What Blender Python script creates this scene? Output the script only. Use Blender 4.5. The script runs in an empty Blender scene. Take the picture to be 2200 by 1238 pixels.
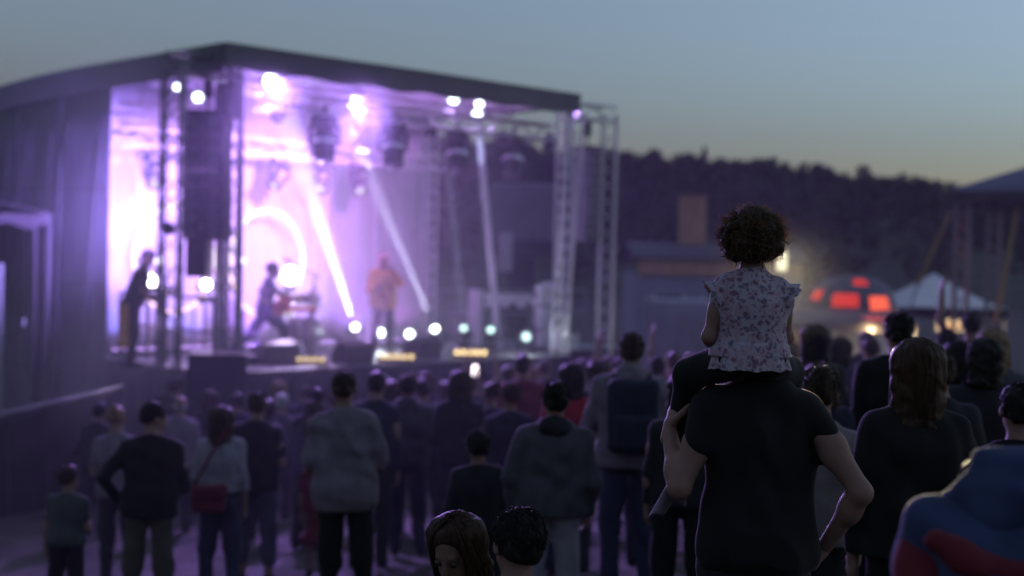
import bpy, math, random
import numpy as np
from mathutils import Matrix, Vector, Euler
rad = math.radians
scene = bpy.context.scene
COL = scene.collection

# ------------------------------------------------------------------ camera, sky, sun, exposure
EXPOSURE = 3.6
UNIT = 1.0 / 2 ** EXPOSURE           # scene radiance that shows as display white
FPX = 3055.6                          # 50 mm lens, in pixels of the 2200 px wide photograph
CAM = Vector((0, 0, 3.5))
CAMROT = Matrix.Rotation(rad(90 - 1.29), 4, 'X') @ Matrix.Rotation(rad(1.3), 4, 'Z')
cam = bpy.data.objects.new('camera', bpy.data.cameras.new('camera'))
COL.objects.link(cam)
cam.matrix_world = Matrix.Translation(CAM) @ CAMROT
cam.data.lens = 50; cam.data.sensor_width = 36
cam.data.clip_start = 0.05; cam.data.clip_end = 3000
cam.data.dof.use_dof = True
cam.data.dof.focus_distance = 4.78
cam.data.dof.aperture_fstop = 1.5
scene.camera = cam

world = bpy.data.worlds.new('World'); scene.world = world; world.use_nodes = True
wnt = world.node_tree; wbg = wnt.nodes['Background']
sky = wnt.nodes.new('ShaderNodeTexSky'); sky.sky_type = 'NISHITA'; sky.sun_disc = False
SUN_EL, SUN_ROT = -1.0, 80.0
sky.sun_elevation = rad(SUN_EL); sky.sun_rotation = rad(SUN_ROT)
sky.air_density = 1.0; sky.dust_density = 1.0; sky.ozone_density = 3.0
grade = wnt.nodes.new('ShaderNodeMixRGB'); grade.blend_type = 'MULTIPLY'; grade.inputs[0].default_value = 1; grade.inputs[2].default_value = (.80, .87, .85, 1)
desat = wnt.nodes.new('ShaderNodeHueSaturation'); desat.inputs['Saturation'].default_value = .62; wnt.links.new(sky.outputs[0], desat.inputs['Color'])
wnt.links.new(desat.outputs[0], grade.inputs[1]); wnt.links.new(grade.outputs[0], wbg.inputs[0]); wbg.inputs[1].default_value = 0.15

scene.view_settings.view_transform = 'Standard'; scene.view_settings.look = 'None'
scene.view_settings.exposure = EXPOSURE; scene.view_settings.gamma = 1
scene.view_settings.use_curve_mapping = False
cy = scene.cycles
cy.max_bounces = 6; cy.diffuse_bounces = 3; cy.glossy_bounces = 2; cy.transmission_bounces = 3
cy.volume_bounces = 1; cy.transparent_max_bounces = 8
cy.sample_clamp_indirect = 4 * UNIT * 4; cy.sample_clamp_direct = 0
cy.use_denoising = True
cy.volume_step_rate = 1.0
cy.caustics_reflective = False; cy.caustics_refractive = False

# ------------------------------------------------------------------ places
def ray(px, py):
    return CAMROT.to_3x3() @ Vector(((px - 1100) / FPX, -(py - 619) / FPX, -1))
def at(px, py, depth):
    d = ray(px, py); return CAM + d * (depth / d.y)
def ground_z(x, y):
    y2 = max(y, -15.0)
    base = 1.44 - .07 * (y2 - 4.8)
    cross = .13 * min(max((26 - y2) / 12, 0), 1)
    v = base + cross * max(-6.0, min(7.0, x))
    return .5 * (v + math.sqrt(v * v + .0625)) - .1
TH = rad(46)
F0 = at(490, 95, 20.0)
SU = Vector((math.cos(TH), math.sin(TH), 0)); SV = Vector((-math.sin(TH), math.cos(TH), 0))
SO = Vector((F0.x, F0.y, 0))
def SW(u, t, z): return SO + SU * u + SV * t + Vector((0, 0, z))
def hit_t(px, py, t):                 # where a sight line meets the plane t metres behind the stage front
    d = ray(px, py); k = (SO.dot(SV) + t - CAM.dot(SV)) / d.dot(SV); q = CAM + d * k
    return (q - SO).dot(SU), t, q.z
DECK = 1.76; SWID = 7.4; BACK = 3.85; ROOF = 6.38

# ------------------------------------------------------------------ materials
MATS = {}
def mat(name, col, rough=.75, var=.15, scale=8.0, bump=0.0, metal=0.0, trans=0.0, spec=.3, col2=None, detail=4.0, stretch=None, sheen=0.0):
    if name in MATS: return MATS[name]
    m = bpy.data.materials.new(name); m.use_nodes = True; nt = m.node_tree
    b = nt.nodes['Principled BSDF']; out = nt.nodes['Material Output']
    tc = nt.nodes.new('ShaderNodeTexCoord'); src = tc.outputs['Object']
    if stretch:
        mp = nt.nodes.new('ShaderNodeMapping'); mp.inputs['Scale'].default_value = stretch
        nt.links.new(src, mp.inputs[0]); src = mp.outputs[0]
    nz = nt.nodes.new('ShaderNodeTexNoise'); nz.inputs['Scale'].default_value = scale; nz.inputs['Detail'].default_value = detail
    nt.links.new(src, nz.inputs['Vector'])
    rp = nt.nodes.new('ShaderNodeValToRGB'); nt.links.new(nz.outputs['Fac'], rp.inputs[0])
    c1 = [max(0, c * (1 - var)) for c in col]; c2 = list(col2) if col2 else [min(1, c * (1 + var)) for c in col]
    rp.color_ramp.elements[0].color = (*c1, 1); rp.color_ramp.elements[1].color = (*c2, 1)
    rp.color_ramp.elements[0].position = .35; rp.color_ramp.elements[1].position = .65
    nt.links.new(rp.outputs[0], b.inputs['Base Color'])
    b.inputs['Roughness'].default_value = rough; b.inputs['Metallic'].default_value = metal
    b.inputs['Specular IOR Level'].default_value = spec
    if sheen: b.inputs['Sheen Weight'].default_value = sheen; b.inputs['Sheen Roughness'].default_value = .4
    if bump:
        bp = nt.nodes.new('ShaderNodeBump'); bp.inputs['Strength'].default_value = bump; bp.inputs['Distance'].default_value = .02
        nt.links.new(nz.outputs['Fac'], bp.inputs['Height']); nt.links.new(bp.outputs[0], b.inputs['Normal'])
    if trans:
        tr = nt.nodes.new('ShaderNodeBsdfTranslucent'); nt.links.new(rp.outputs[0], tr.inputs['Color'])
        mx = nt.nodes.new('ShaderNodeMixShader'); mx.inputs[0].default_value = trans
        nt.links.new(b.outputs[0], mx.inputs[1]); nt.links.new(tr.outputs[0], mx.inputs[2]); nt.links.new(mx.outputs[0], out.inputs['Surface'])
    MATS[name] = m; return m
def glow(name, col, strength):        # strength in display whites
    if name in MATS: return MATS[name]
    m = bpy.data.materials.new(name); m.use_nodes = True; nt = m.node_tree
    for n in list(nt.nodes):
        if n.type == 'BSDF_PRINCIPLED': nt.nodes.remove(n)
    e = nt.nodes.new('ShaderNodeEmission'); e.inputs[0].default_value = (*col, 1); e.inputs[1].default_value = strength * UNIT
    nt.links.new(e.outputs[0], nt.nodes['Material Output'].inputs['Surface'])
    MATS[name] = m; return m

# ------------------------------------------------------------------ mesh helpers
def np_mesh(name, v, f, smooth=True):
    v = np.asarray(v, dtype=np.float32); me = bpy.data.meshes.new(name)
    f = np.asarray(f, dtype=np.int32); n = f.shape[1]
    me.vertices.add(len(v)); me.vertices.foreach_set('co', v.ravel())
    me.loops.add(f.size); me.loops.foreach_set('vertex_index', f.ravel())
    me.polygons.add(len(f)); me.polygons.foreach_set('loop_start', np.arange(0, f.size, n, dtype=np.int32))
    me.polygons.foreach_set('loop_total', np.full(len(f), n, dtype=np.int32))
    me.polygons.foreach_set('use_smooth', np.full(len(f), smooth, dtype=bool))
    me.update(calc_edges=True); me.validate()
    return me
def obj(name, me, m=None, parent=None):
    o = bpy.data.objects.new(name, me); COL.objects.link(o)
    if m is not None and me is not None and not me.materials: me.materials.append(m)
    if parent is not None: o.parent = parent
    return o
def tag(o, label=None, cat=None, group=None, kind=None):
    if label: o['label'] = label
    if cat: o['category'] = cat
    if group: o['group'] = group
    if kind: o['kind'] = kind
    return o
def thing(name, label, cat, loc=(0, 0, 0), rotz=0.0, group=None):
    o = bpy.data.objects.new(name, None); COL.objects.link(o); o.empty_display_size = .1
    o.location = loc; o.rotation_euler = (0, 0, rotz)
    return tag(o, label, cat, group)
class MB:
    def __init__(s): s.v = []; s.f = []
    def box(s, c, size, rot=None, taper=1.0):
        c = Vector(c); b = len(s.v)
        for z in (-.5, .5):
            k = taper if z > 0 else 1.0
            for x, y in ((-.5, -.5), (.5, -.5), (.5, .5), (-.5, .5)):
                p = Vector((x * size[0] * k, y * size[1] * k, z * size[2]))
                if rot is not None: p = rot @ p
                s.v.append(tuple(c + p))
        s.f += [tuple(b + i for i in q) for q in ((3, 2, 1, 0), (4, 5, 6, 7), (0, 1, 5, 4), (1, 2, 6, 5), (2, 3, 7, 6), (3, 0, 4, 7))]
        return s
    def tube(s, a, b_, r, n=8, r2=None, caps=True):
        a = Vector(a); b_ = Vector(b_); d = (b_ - a)
        if d.length < 1e-6: return s
        d.normalize(); up = Vector((0, 0, 1)) if abs(d.z) < .9 else Vector((1, 0, 0))
        x = d.cross(up).normalized(); y = d.cross(x); b = len(s.v); r2 = r if r2 is None else r2
        for p, rr in ((a, r), (b_, r2)):
            for i in range(n):
                an = 2 * math.pi * i / n; s.v.append(tuple(p + (x * math.cos(an) + y * math.sin(an)) * rr))
        for i in range(n): s.f.append((b + i, b + (i + 1) % n, b + n + (i + 1) % n, b + n + i))
        if caps: s.f.append(tuple(b + n - 1 - i for i in range(n))); s.f.append(tuple(b + n + i for i in range(n)))
        return s
    def path(s, pts, r, n=8, closed=False):
        pts = [Vector(p) for p in pts]; m = len(pts); b = len(s.v); prev = None
        for i, p in enumerate(pts):
            if closed: d = pts[(i + 1) % m] - pts[i - 1]
            else: d = pts[min(i + 1, m - 1)] - pts[max(i - 1, 0)]
            d.normalize()
            if prev is None:
                up = Vector((0, 0, 1)) if abs(d.z) < .9 else Vector((0, 1, 0)); x = d.cross(up).normalized()
            else: x = (prev - d * prev.dot(d)).normalized()
            prev = x; y = d.cross(x); rr = r[i] if isinstance(r, (list, tuple)) else r
            for k in range(n):
                an = 2 * math.pi * k / n; s.v.append(tuple(p + (x * math.cos(an) + y * math.sin(an)) * rr))
        for i in range(m if closed else m - 1):
            j = (i + 1) % m
            for k in range(n): s.f.append((b + i * n + k, b + i * n + (k + 1) % n, b + j * n + (k + 1) % n, b + j * n + k))
        if not closed: s.f.append(tuple(b + n - 1 - k for k in range(n))); s.f.append(tuple(b + (m - 1) * n + k for k in range(n)))
        return s
    def lathe(s, prof, n=16, c=(0, 0, 0), rot=None):
        c = Vector(c); b = len(s.v)
        for r, z in prof:
            for i in range(n):
                an = 2 * math.pi * i / n; p = Vector((r * math.cos(an), r * math.sin(an), z))
                if rot is not None: p = rot @ p
                s.v.append(tuple(c + p))
        for j in range(len(prof) - 1):
            for i in range(n): s.f.append((b + j * n + i, b + j * n + (i + 1) % n, b + (j + 1) * n + (i + 1) % n, b + (j + 1) * n + i))
        s.f.append(tuple(b + n - 1 - i for i in range(n))); s.f.append(tuple(b + (len(prof) - 1) * n + i for i in range(n)))
        return s
    def sheet(s, fn, nu, nv):
        b = len(s.v)
        for j in range(nv + 1):
            for i in range(nu + 1): s.v.append(tuple(fn(i / nu, j / nv)))
        for j in range(nv):
            for i in range(nu):
                q = b + j * (nu + 1) + i; s.f.append((q, q + 1, q + nu + 2, q + nu + 1))
        return s
    def slab(s, fn, nu, nv, thick):          # a sheet with real thickness (offset vector)
        th = Vector(thick); n0 = len(s.v)
        s.sheet(fn, nu, nv); k = (nu + 1) * (nv + 1)
        s.v += [tuple(Vector(p) + th) for p in s.v[n0:n0 + k]]
        for j in range(nv):
            for i in range(nu):
                q = n0 + k + j * (nu + 1) + i; s.f.append((q + nu + 1, q + nu + 2, q + 1, q))
        ring = [n0 + i for i in range(nu)] + [n0 + j * (nu + 1) + nu for j in range(nv)] + \
               [n0 + nv * (nu + 1) + nu - i for i in range(nu)] + [n0 + (nv - j) * (nu + 1) for j in range(nv)]
        for i in range(len(ring)):
            a, c = ring[i], ring[(i + 1) % len(ring)]; s.f.append((c, a, a + k, c + k))
        return s
    def mesh(s, name, smooth=False):
        me = bpy.data.meshes.new(name); me.from_pydata(s.v, [], s.f); me.update()
        if smooth:
            for p in me.polygons: p.use_smooth = True
        return me
    def build(s, name, m, parent=None, smooth=False, bevel=0.0):
        o = obj(name, s.mesh(name, smooth), m, parent)
        if bevel:
            b = o.modifiers.new('bevel', 'BEVEL'); b.width = bevel; b.segments = 2; b.limit_method = 'ANGLE'
        return o
def copy_tree(o, parent=None):
    c = o.copy(); COL.objects.link(c); c.parent = parent
    for ch in [x for x in o.children]: copy_tree(ch, c)
    return c
def aim(direction):                    # rotation whose -Z looks along direction (as lamps do)
    return Vector(direction).to_track_quat('-Z', 'Y')
def lamp(kind, name, loc, direction, power, col, size=.05, angle=45, blend=.5, parent=None):
    L = bpy.data.lights.new(name, kind); L.energy = power * UNIT; L.color = col
    if kind == 'SPOT': L.spot_size = rad(angle); L.spot_blend = blend; L.shadow_soft_size = size
    elif kind == 'POINT': L.shadow_soft_size = size
    o = bpy.data.objects.new(name, L); COL.objects.link(o)
    o.location = loc; o.rotation_euler = aim(direction).to_euler()
    if parent is not None:
        o.parent = parent
    return o
ORD = ['first', 'second', 'third', 'fourth', 'fifth', 'sixth', 'seventh', 'eighth', 'ninth', 'tenth']

# ------------------------------------------------------------------ smooth solid modelling (bodies, clothes, hair)
def surface_nets(F, lo, h):
    S = F < 0
    n = np.zeros(tuple(d - 1 for d in F.shape), dtype=np.uint8)
    for a in (0, 1):
        for b in (0, 1):
            for c in (0, 1):
                n += S[a:F.shape[0] - 1 + a, b:F.shape[1] - 1 + b, c:F.shape[2] - 1 + c]
    mask = (n > 0) & (n < 8)
    ii, jj, kk = np.nonzero(mask)
    if len(ii) == 0: return None, None
    idx = np.full(mask.shape, -1, dtype=np.int32); idx[mask] = np.arange(len(ii), dtype=np.int32)
    pos = np.zeros((len(ii), 3), dtype=np.float32); cnt = np.zeros(len(ii), dtype=np.float32)
    for ax in range(3):
        o1, o2 = [q for q in range(3) if q != ax]
        for a in (0, 1):
            for b in (0, 1):
                p0 = [0, 0, 0]; p0[o1] = a; p0[o2] = b; p1 = list(p0); p1[ax] = 1
                v0 = F[ii + p0[0], jj + p0[1], kk + p0[2]]; v1 = F[ii + p1[0], jj + p1[1], kk + p1[2]]
                cr = (v0 < 0) != (v1 < 0)
                t = np.where(cr, v0 / np.where(cr, v0 - v1, 1), 0)
                for q in range(3): pos[:, q] += np.where(cr, p0[q] + (t if q == ax else 0), 0)
                cnt += cr
    verts = np.stack([ii, jj, kk], 1) + pos / cnt[:, None]
    verts = verts * h + np.asarray(lo)
    quads = []
    for ax in range(3):
        o1, o2 = [(1, 2), (2, 0), (0, 1)][ax]
        s0 = [slice(None)] * 3; s1 = [slice(None)] * 3; s0[ax] = slice(0, -1); s1[ax] = slice(1, None)
        for o in (o1, o2): s0[o] = slice(1, -1); s1[o] = slice(1, -1)
        A = S[tuple(s0)]; B = S[tuple(s1)]
        e = np.nonzero(A != B)
        if len(e[0]) == 0: continue
        g = [e[0].copy(), e[1].copy(), e[2].copy()]
        for o in (o1, o2): g[o] = g[o] + 1
        def cell(d1, d2):
            q = [g[0], g[1], g[2]]; q[o1] = q[o1] - d1; q[o2] = q[o2] - d2
            return idx[q[0], q[1], q[2]]
        Q = np.stack([cell(1, 1), cell(0, 1), cell(0, 0), cell(1, 0)], 1)
        fl = ~A[e]; Q[fl] = Q[fl][:, ::-1]
        quads.append(Q)
    return verts, np.concatenate(quads)
def solid(prims, h, cuts=(), wrinkle=None, pad=.0):
    """prims: ('c',a,b,ra,rb,k) tapered capsules, ('e',centre,radii,rot,k) ellipsoids, ('b',centre,half,rot,round,k) rounded boxes"""
    lo = np.full(3, 1e9); hi = np.full(3, -1e9); bb = []
    for p in prims:
        if p[0] == 'c':
            a, b = np.array(p[1]), np.array(p[2]); r = max(p[3], p[4]); l, u = np.minimum(a, b) - r, np.maximum(a, b) + r
        else:
            r = np.linalg.norm(p[2]) if p[3] is not None else np.array(p[2]); l, u = np.array(p[1]) - r, np.array(p[1]) + r
            if p[0] == 'b': l = l - p[4]; u = u + p[4]
        bb.append((l, u)); lo = np.minimum(lo, l); hi = np.maximum(hi, u)
    lo = lo - 3 * h - pad; hi = hi + 3 * h + pad
    ns = np.maximum(4, np.ceil((hi - lo) / h).astype(int) + 1)
    ax = [np.asarray(lo[q] + h * np.arange(ns[q]), dtype=np.float32) for q in range(3)]
    F = np.full(tuple(ns), 1.0, dtype=np.float32)
    for p, (l, u) in zip(prims, bb):
        k = p[-1]; m = k + 3 * h
        sl = tuple(slice(max(0, int((l[q] - m - lo[q]) / h)), min(ns[q], int((u[q] + m - lo[q]) / h) + 2)) for q in range(3))
        X = ax[0][sl[0]][:, None, None]; Y = ax[1][sl[1]][None, :, None]; Z = ax[2][sl[2]][None, None, :]
        if p[0] == 'c':
            a = np.array(p[1], dtype=np.float32); d = np.array(p[2], dtype=np.float32) - a; L = float(d @ d) + 1e-9
            x, y, z = X - a[0], Y - a[1], Z - a[2]
            t = np.clip((x * d[0] + y * d[1] + z * d[2]) / L, 0, 1)
            D = np.sqrt((x - t * d[0]) ** 2 + (y - t * d[1]) ** 2 + (z - t * d[2]) ** 2) - (p[3] + (p[4] - p[3]) * t)
        else:
            x, y, z = X - p[1][0], Y - p[1][1], Z - p[1][2]
            if p[3] is not None:
                M = np.array(p[3].to_3x3() if hasattr(p[3], 'to_3x3') else p[3])
                x, y, z = M[0][0] * x + M[1][0] * y + M[2][0] * z, M[0][1] * x + M[1][1] * y + M[2][1] * z, M[0][2] * x + M[1][2] * y + M[2][2] * z
            if p[0] == 'e':
                r = p[2]; k0 = np.sqrt((x / r[0]) ** 2 + (y / r[1]) ** 2 + (z / r[2]) ** 2)
                k1 = np.sqrt((x / r[0] ** 2) ** 2 + (y / r[1] ** 2) ** 2 + (z / r[2] ** 2) ** 2) + 1e-6
                D = k0 * (k0 - 1) / k1
            else:
                hx = p[2]; qx, qy, qz = np.abs(x) - hx[0] + p[4], np.abs(y) - hx[1] + p[4], np.abs(z) - hx[2] + p[4]
                D = np.sqrt(np.maximum(qx, 0) ** 2 + np.maximum(qy, 0) ** 2 + np.maximum(qz, 0) ** 2) + np.minimum(np.maximum(qx, np.maximum(qy, qz)), 0) - p[4]
        G = F[sl]
        if k > 0:
            hh = np.maximum(k - np.abs(G - D), 0) / k
            F[sl] = np.minimum(G, D) - hh * hh * k * .25
        else: F[sl] = np.minimum(G, D)
    X = ax[0][:, None, None]; Y = ax[1][None, :, None]; Z = ax[2][None, None, :]
    if wrinkle:
        A, fr, seed = wrinkle; rs = np.random.RandomState(seed)
        W = np.zeros(1, dtype=np.float32)
        for i in range(5):
            w = rs.randn(3); w /= np.linalg.norm(w); w *= fr * (1 + .5 * i); ph = rs.rand() * 6.3
            W = W + np.sin(w[0] * X + w[1] * Y + w[2] * Z * .8 + ph + 1.3 * np.sin(fr * .6 * X + fr * .5 * Z + i)) / (1 + .5 * i)
        F = F + A * W.astype(np.float32)
    for q, nrm in cuts:
        nrm = Vector(nrm).normalized()
        F = np.maximum(F, (X - q[0]) * nrm[0] + (Y - q[1]) * nrm[1] + (Z - q[2]) * nrm[2])
    F[0] = 1; F[-1] = 1; F[:, 0] = 1; F[:, -1] = 1; F[:, :, 0] = 1; F[:, :, -1] = 1
    return surface_nets(F.astype(np.float32), lo, h)
def solid_obj(name, prims, h, m, parent, cuts=(), wrinkle=None, extra=()):
    v, f = solid(prims, h, cuts, wrinkle)
    for (pr2, h2) in extra:                        # finer pieces of the same surface (hands)
        v2, f2 = solid(pr2, h2); f = np.concatenate([f, f2 + len(v)]); v = np.concatenate([v, v2])
    return obj(name, np_mesh(name, v, f), m, parent)

# ------------------------------------------------------------------ ground, hill, wood
def axis_steps(lo, hi, near_lo, near_hi, fine, coarse):
    a = list(np.arange(lo, near_lo, coarse)) + list(np.arange(near_lo, near_hi, fine)) + list(np.arange(near_hi, hi + coarse, coarse))
    return np.array(a)
gx = axis_steps(-600, 600, -16, 20, .35, 24); gy = axis_steps(-200, 900, -6, 32, .35, 24)
rs = np.random.RandomState(3)
gv = []
for y in gy:
    for x in gx:
        b = .02 * math.sin(x * 1.7 + 2 * math.sin(y * .9)) + .015 * math.sin(y * 2.3 + x) + .008 * rs.randn() * (abs(x) < 16 and y < 32)
        gv.append((x, y, ground_z(x, y) + b))
nX = len(gx); gi = np.arange(nX * len(gy)).reshape(len(gy), nX)
gf = np.stack([gi[:-1, :-1], gi[:-1, 1:], gi[1:, 1:], gi[1:, :-1]], -1).reshape(-1, 4)
M_GROUND = mat('trodden_earth', (.040, .036, .034), .95, .45, 1.6, .5, col2=(.070, .062, .058), detail=8)
tag(obj('ground', np_mesh('ground', gv, gf), M_GROUND), 'trodden earth of the sloping festival field', kind='structure')

RIDGE = [(-900, 250), (-200, 300), (500, 300), (900, 312), (1040, 322), (1180, 334), (1330, 345), (1500, 355), (1620, 366), (1750, 376), (1850, 388), (1960, 402), (2060, 422), (2300, 440), (2900, 452)]
HD = 230.0
def ridge_pt(px):
    for (a, ya), (b, yb) in zip(RIDGE, RIDGE[1:]):
        if a <= px <= b: return at(px, ya + (yb - ya) * (px - a) / (b - a), HD)
pxs = np.linspace(-890, 2890, 90); hv = []; NR = 14
for j in range(NR + 1):
    t = j / NR
    for px in pxs:
        r = ridge_pt(px); d = 110 + (HD - 110) * t if t <= 1 else HD
        z = -1 + (r.z - 4.5 + 1) * (math.sin(t * math.pi / 2) ** 1.2) + .8 * math.sin(px * .02 + 5 * t)
        hv.append((r.x * (d / HD) ** .5 * 1.0, d, z))
for px in pxs:
    r = ridge_pt(px); hv.append((r.x * 1.2, HD + 120, r.z - 12))
n = len(pxs); hi_ = np.arange(n * (NR + 2)).reshape(NR + 2, n)
hf = np.stack([hi_[:-1, :-1], hi_[:-1, 1:], hi_[1:, 1:], hi_[1:, :-1]], -1).reshape(-1, 4)
tag(obj('hill', np_mesh('hill', hv, hf), mat('hill_floor', (.04, .05, .03), .95, .3, .3)), 'wooded hill behind the stage', kind='structure')

def tree_cloud(rng, base, height, radius, conifer, nleaf, out_v, out_f):
    P = rng.rand(nleaf, 3)
    zz = P[:, 0] ** (.8 if conifer else 1.0)
    if conifer: rr = radius * (1 - zz) ** .9 * (.35 + .65 * np.sqrt(P[:, 1]))
    else: rr = radius * np.sqrt(np.clip(1 - (2 * zz - 1) ** 2, .02, 1)) * (.45 + .55 * np.sqrt(P[:, 1])) * (.8 + .4 * rng.rand(nleaf))
    an = P[:, 2] * 6.283
    c = np.stack([base[0] + rr * np.cos(an), base[1] + rr * np.sin(an), base[2] + height * (.12 + .88 * zz if not conifer else .06 + .94 * zz)], 1)
    s = radius * (.22 + .25 * rng.rand(nleaf)) * (.6 + .4 * (1 - zz) if conifer else 1)
    a = rng.randn(nleaf, 3); a /= np.linalg.norm(a, axis=1)[:, None]; b = np.cross(a, rng.randn(nleaf, 3)); b /= np.linalg.norm(b, axis=1)[:, None]
    n0 = sum(len(q) for q in out_v)
    v = np.stack([c + a * s[:, None], c + b * s[:, None] * .8, c - a * s[:, None] * .9, c - b * s[:, None] * .7], 1).reshape(-1, 3)
    out_v.append(v); out_f.append(n0 + np.arange(len(v)).reshape(-1, 4))
rng = np.random.RandomState(11); OV, OF = [], []
for i in range(1500):
    px = rng.uniform(-300, 2500); t = rng.rand() ** .5
    if 780 > px > 30 and rng.rand() < .7: continue
    r = ridge_pt(px); d = 110 + (HD - 110) * t
    z = -1 + (r.z - 4.5 + 1) * (math.sin(t * math.pi / 2) ** 1.2)
    tree_cloud(rng, (r.x * (d / HD) ** .5, d, z - .5), rng.uniform(3.4, 6.0), rng.uniform(1.2, 2.2), rng.rand() < .45, 60, OV, OF)
for px in np.linspace(820, 2500, 460):            # the crest line
    r = ridge_pt(px + rng.uniform(-5, 5)); tree_cloud(rng, (r.x, HD + rng.uniform(-3, 3), r.z - 4.9), 4.7 + rng.uniform(-.8, .9), rng.uniform(.5, 1.3), rng.rand() < .6, 70, OV, OF)
M_LEAF = mat('dark_foliage', (.03, .034, .028), .9, .4, .12)
tag(obj('forest', np_mesh('forest', np.concatenate(OV), np.concatenate(OF), False), M_LEAF), 'dark wood covering the whole far hillside', 'forest', kind='stuff')
tr = thing('pine_tree', 'tall pointed pine standing above the tree line of the far hill', 'tree', at(1513, 355, HD - 4) - Vector((0, 0, 4.5)))
OV, OF = [], []; tree_cloud(rng, (0, 0, 0), 7.4, 1.5, True, 260, OV, OF)
obj('crown', np_mesh('crown', np.concatenate(OV), np.concatenate(OF), False), M_LEAF, tr)
MB().tube((0, 0, -.5), (0, 0, 7), .22, 8, .05).build('trunk', mat('bark', (.08, .06, .05), .9), tr)

# ------------------------------------------------------------------ the stage
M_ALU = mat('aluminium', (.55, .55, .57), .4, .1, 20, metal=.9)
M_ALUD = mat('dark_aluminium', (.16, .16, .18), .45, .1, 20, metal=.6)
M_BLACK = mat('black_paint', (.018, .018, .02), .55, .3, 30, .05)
M_TARP = mat('grey_tarpaulin', (.16, .16, .20), .7, .2, 1.2, trans=.5)
M_ROOFT = mat('roof_tarpaulin', (.10, .10, .115), .6, .12, 1.2)
M_CLOTH = mat('pale_backdrop_cloth', (.55, .53, .58), .85, .05, 2.0, trans=.3)
M_PALE = mat('pale_painted_steel', (.62, .6, .64), .5, .1, 6)
M_DECK = mat('stage_plywood', (.10, .095, .10), .5, .3, 3, .1)
M_SKIRT = mat('black_skirt', (.016, .015, .02), .9, .2, 4, .1)
stage = thing('concert_stage', 'covered open air concert stage flooded with violet light', 'stage', SO, TH)
def roof_z(t): return ROOF - .012 * t - .011 * max(0, t - 3.8) ** 2
DEPTH = 9.0
# deck: front platform in 1 m wide panels, wing on the right
for i in range(8):
    w = SWID / 8 if i < 8 else 1
    MB().box((w * (i + .5), 1.93, DECK - .05), (w - .012, 3.84, .1)).build('deck_panel', M_DECK, stage, bevel=.006)
for i in range(3): MB().box((SWID + 1.0 * (i + .5) + .01, 2.4, DECK - .055), (.985, 3.0, .09)).build('deck_panel', M_DECK, stage, bevel=.006)
def skirt(a, b, z0, z1, seed):
    a, b = Vector(a), Vector(b); d = b - a; nrm = Vector((d.y, -d.x, 0)).normalized(); L = d.length
    m = MB(); m.slab(lambda i, j: a + d * i + Vector((0, 0, z0 + (z1 - z0) * j)) + nrm * (.035 * math.sin(i * L * 11 + seed) + .02 * math.sin(i * L * 27)) * (1.2 - j), int(L * 26), 4, -nrm * .01)
    return m
skirt((0, -.06, 0), (SWID, -.06, 0), -.15, DECK - .01, 0).build('skirt', M_SKIRT, stage, True)
skirt((-.07, 3.0, 0), (-.07, 0, 0), -.15, DECK - .01, 2).build('skirt', M_SKIRT, stage, True)
skirt((SWID + .05, .88, 0), (SWID + 3.0, .88, 0), -.15, DECK - .01, 4).build('skirt', M_SKIRT, stage, True)
# roof
roof = MB().slab(lambda i, j: Vector((-.05 + (SWID + .1) * i, DEPTH * j, roof_z(DEPTH * j) + .03 * math.sin(i * 3.14))), 12, 18, (0, 0, -.04)).build('roof', M_ROOFT, stage, True)
MB().slab(lambda i, j: Vector((-.06 + (SWID + .12) * i, -.03, ROOF + .02 - .36 * j + (.02 * math.sin(i * 40) if j > .5 else 0))), 60, 3, (0, .03, 0)).build('front_fascia', M_ROOFT, roof)
for x, nm in ((-.09, 'side_fascia'), (SWID + .06, 'side_fascia')):
    MB().slab(lambda i, j: Vector((x, .01 + (DEPTH if x < 0 else 4.2) * i, roof_z((DEPTH if x < 0 else 4.2) * i) + .012 - (.40 if x < 0 else .22) * j)), 20, 2, (.03, 0, 0)).build(nm, M_ROOFT, roof)
for i in range(9):
    x = .35 + i * (SWID - .7) / 8
    MB().box((x, 2.0, roof_z(2) - .14), (.09, 3.7, .13)).build('rafter', M_PALE, roof, bevel=.01)
for t in (.25, 1.5, 2.7): MB().box((SWID / 2, t, roof_z(t) - .25), (SWID - .2, .07, .09)).build('purlin', M_PALE, roof, bevel=.01)
MB().slab(lambda i, j: Vector((.05 + (SWID - .1) * i, .1 + 3.75 * j, roof_z(3.75 * j) - .075)), 8, 8, (0, 0, .02)).build('ceiling_liner', mat('ceiling_liner', (.42, .40, .45), .8, .08, 2), roof)
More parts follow.
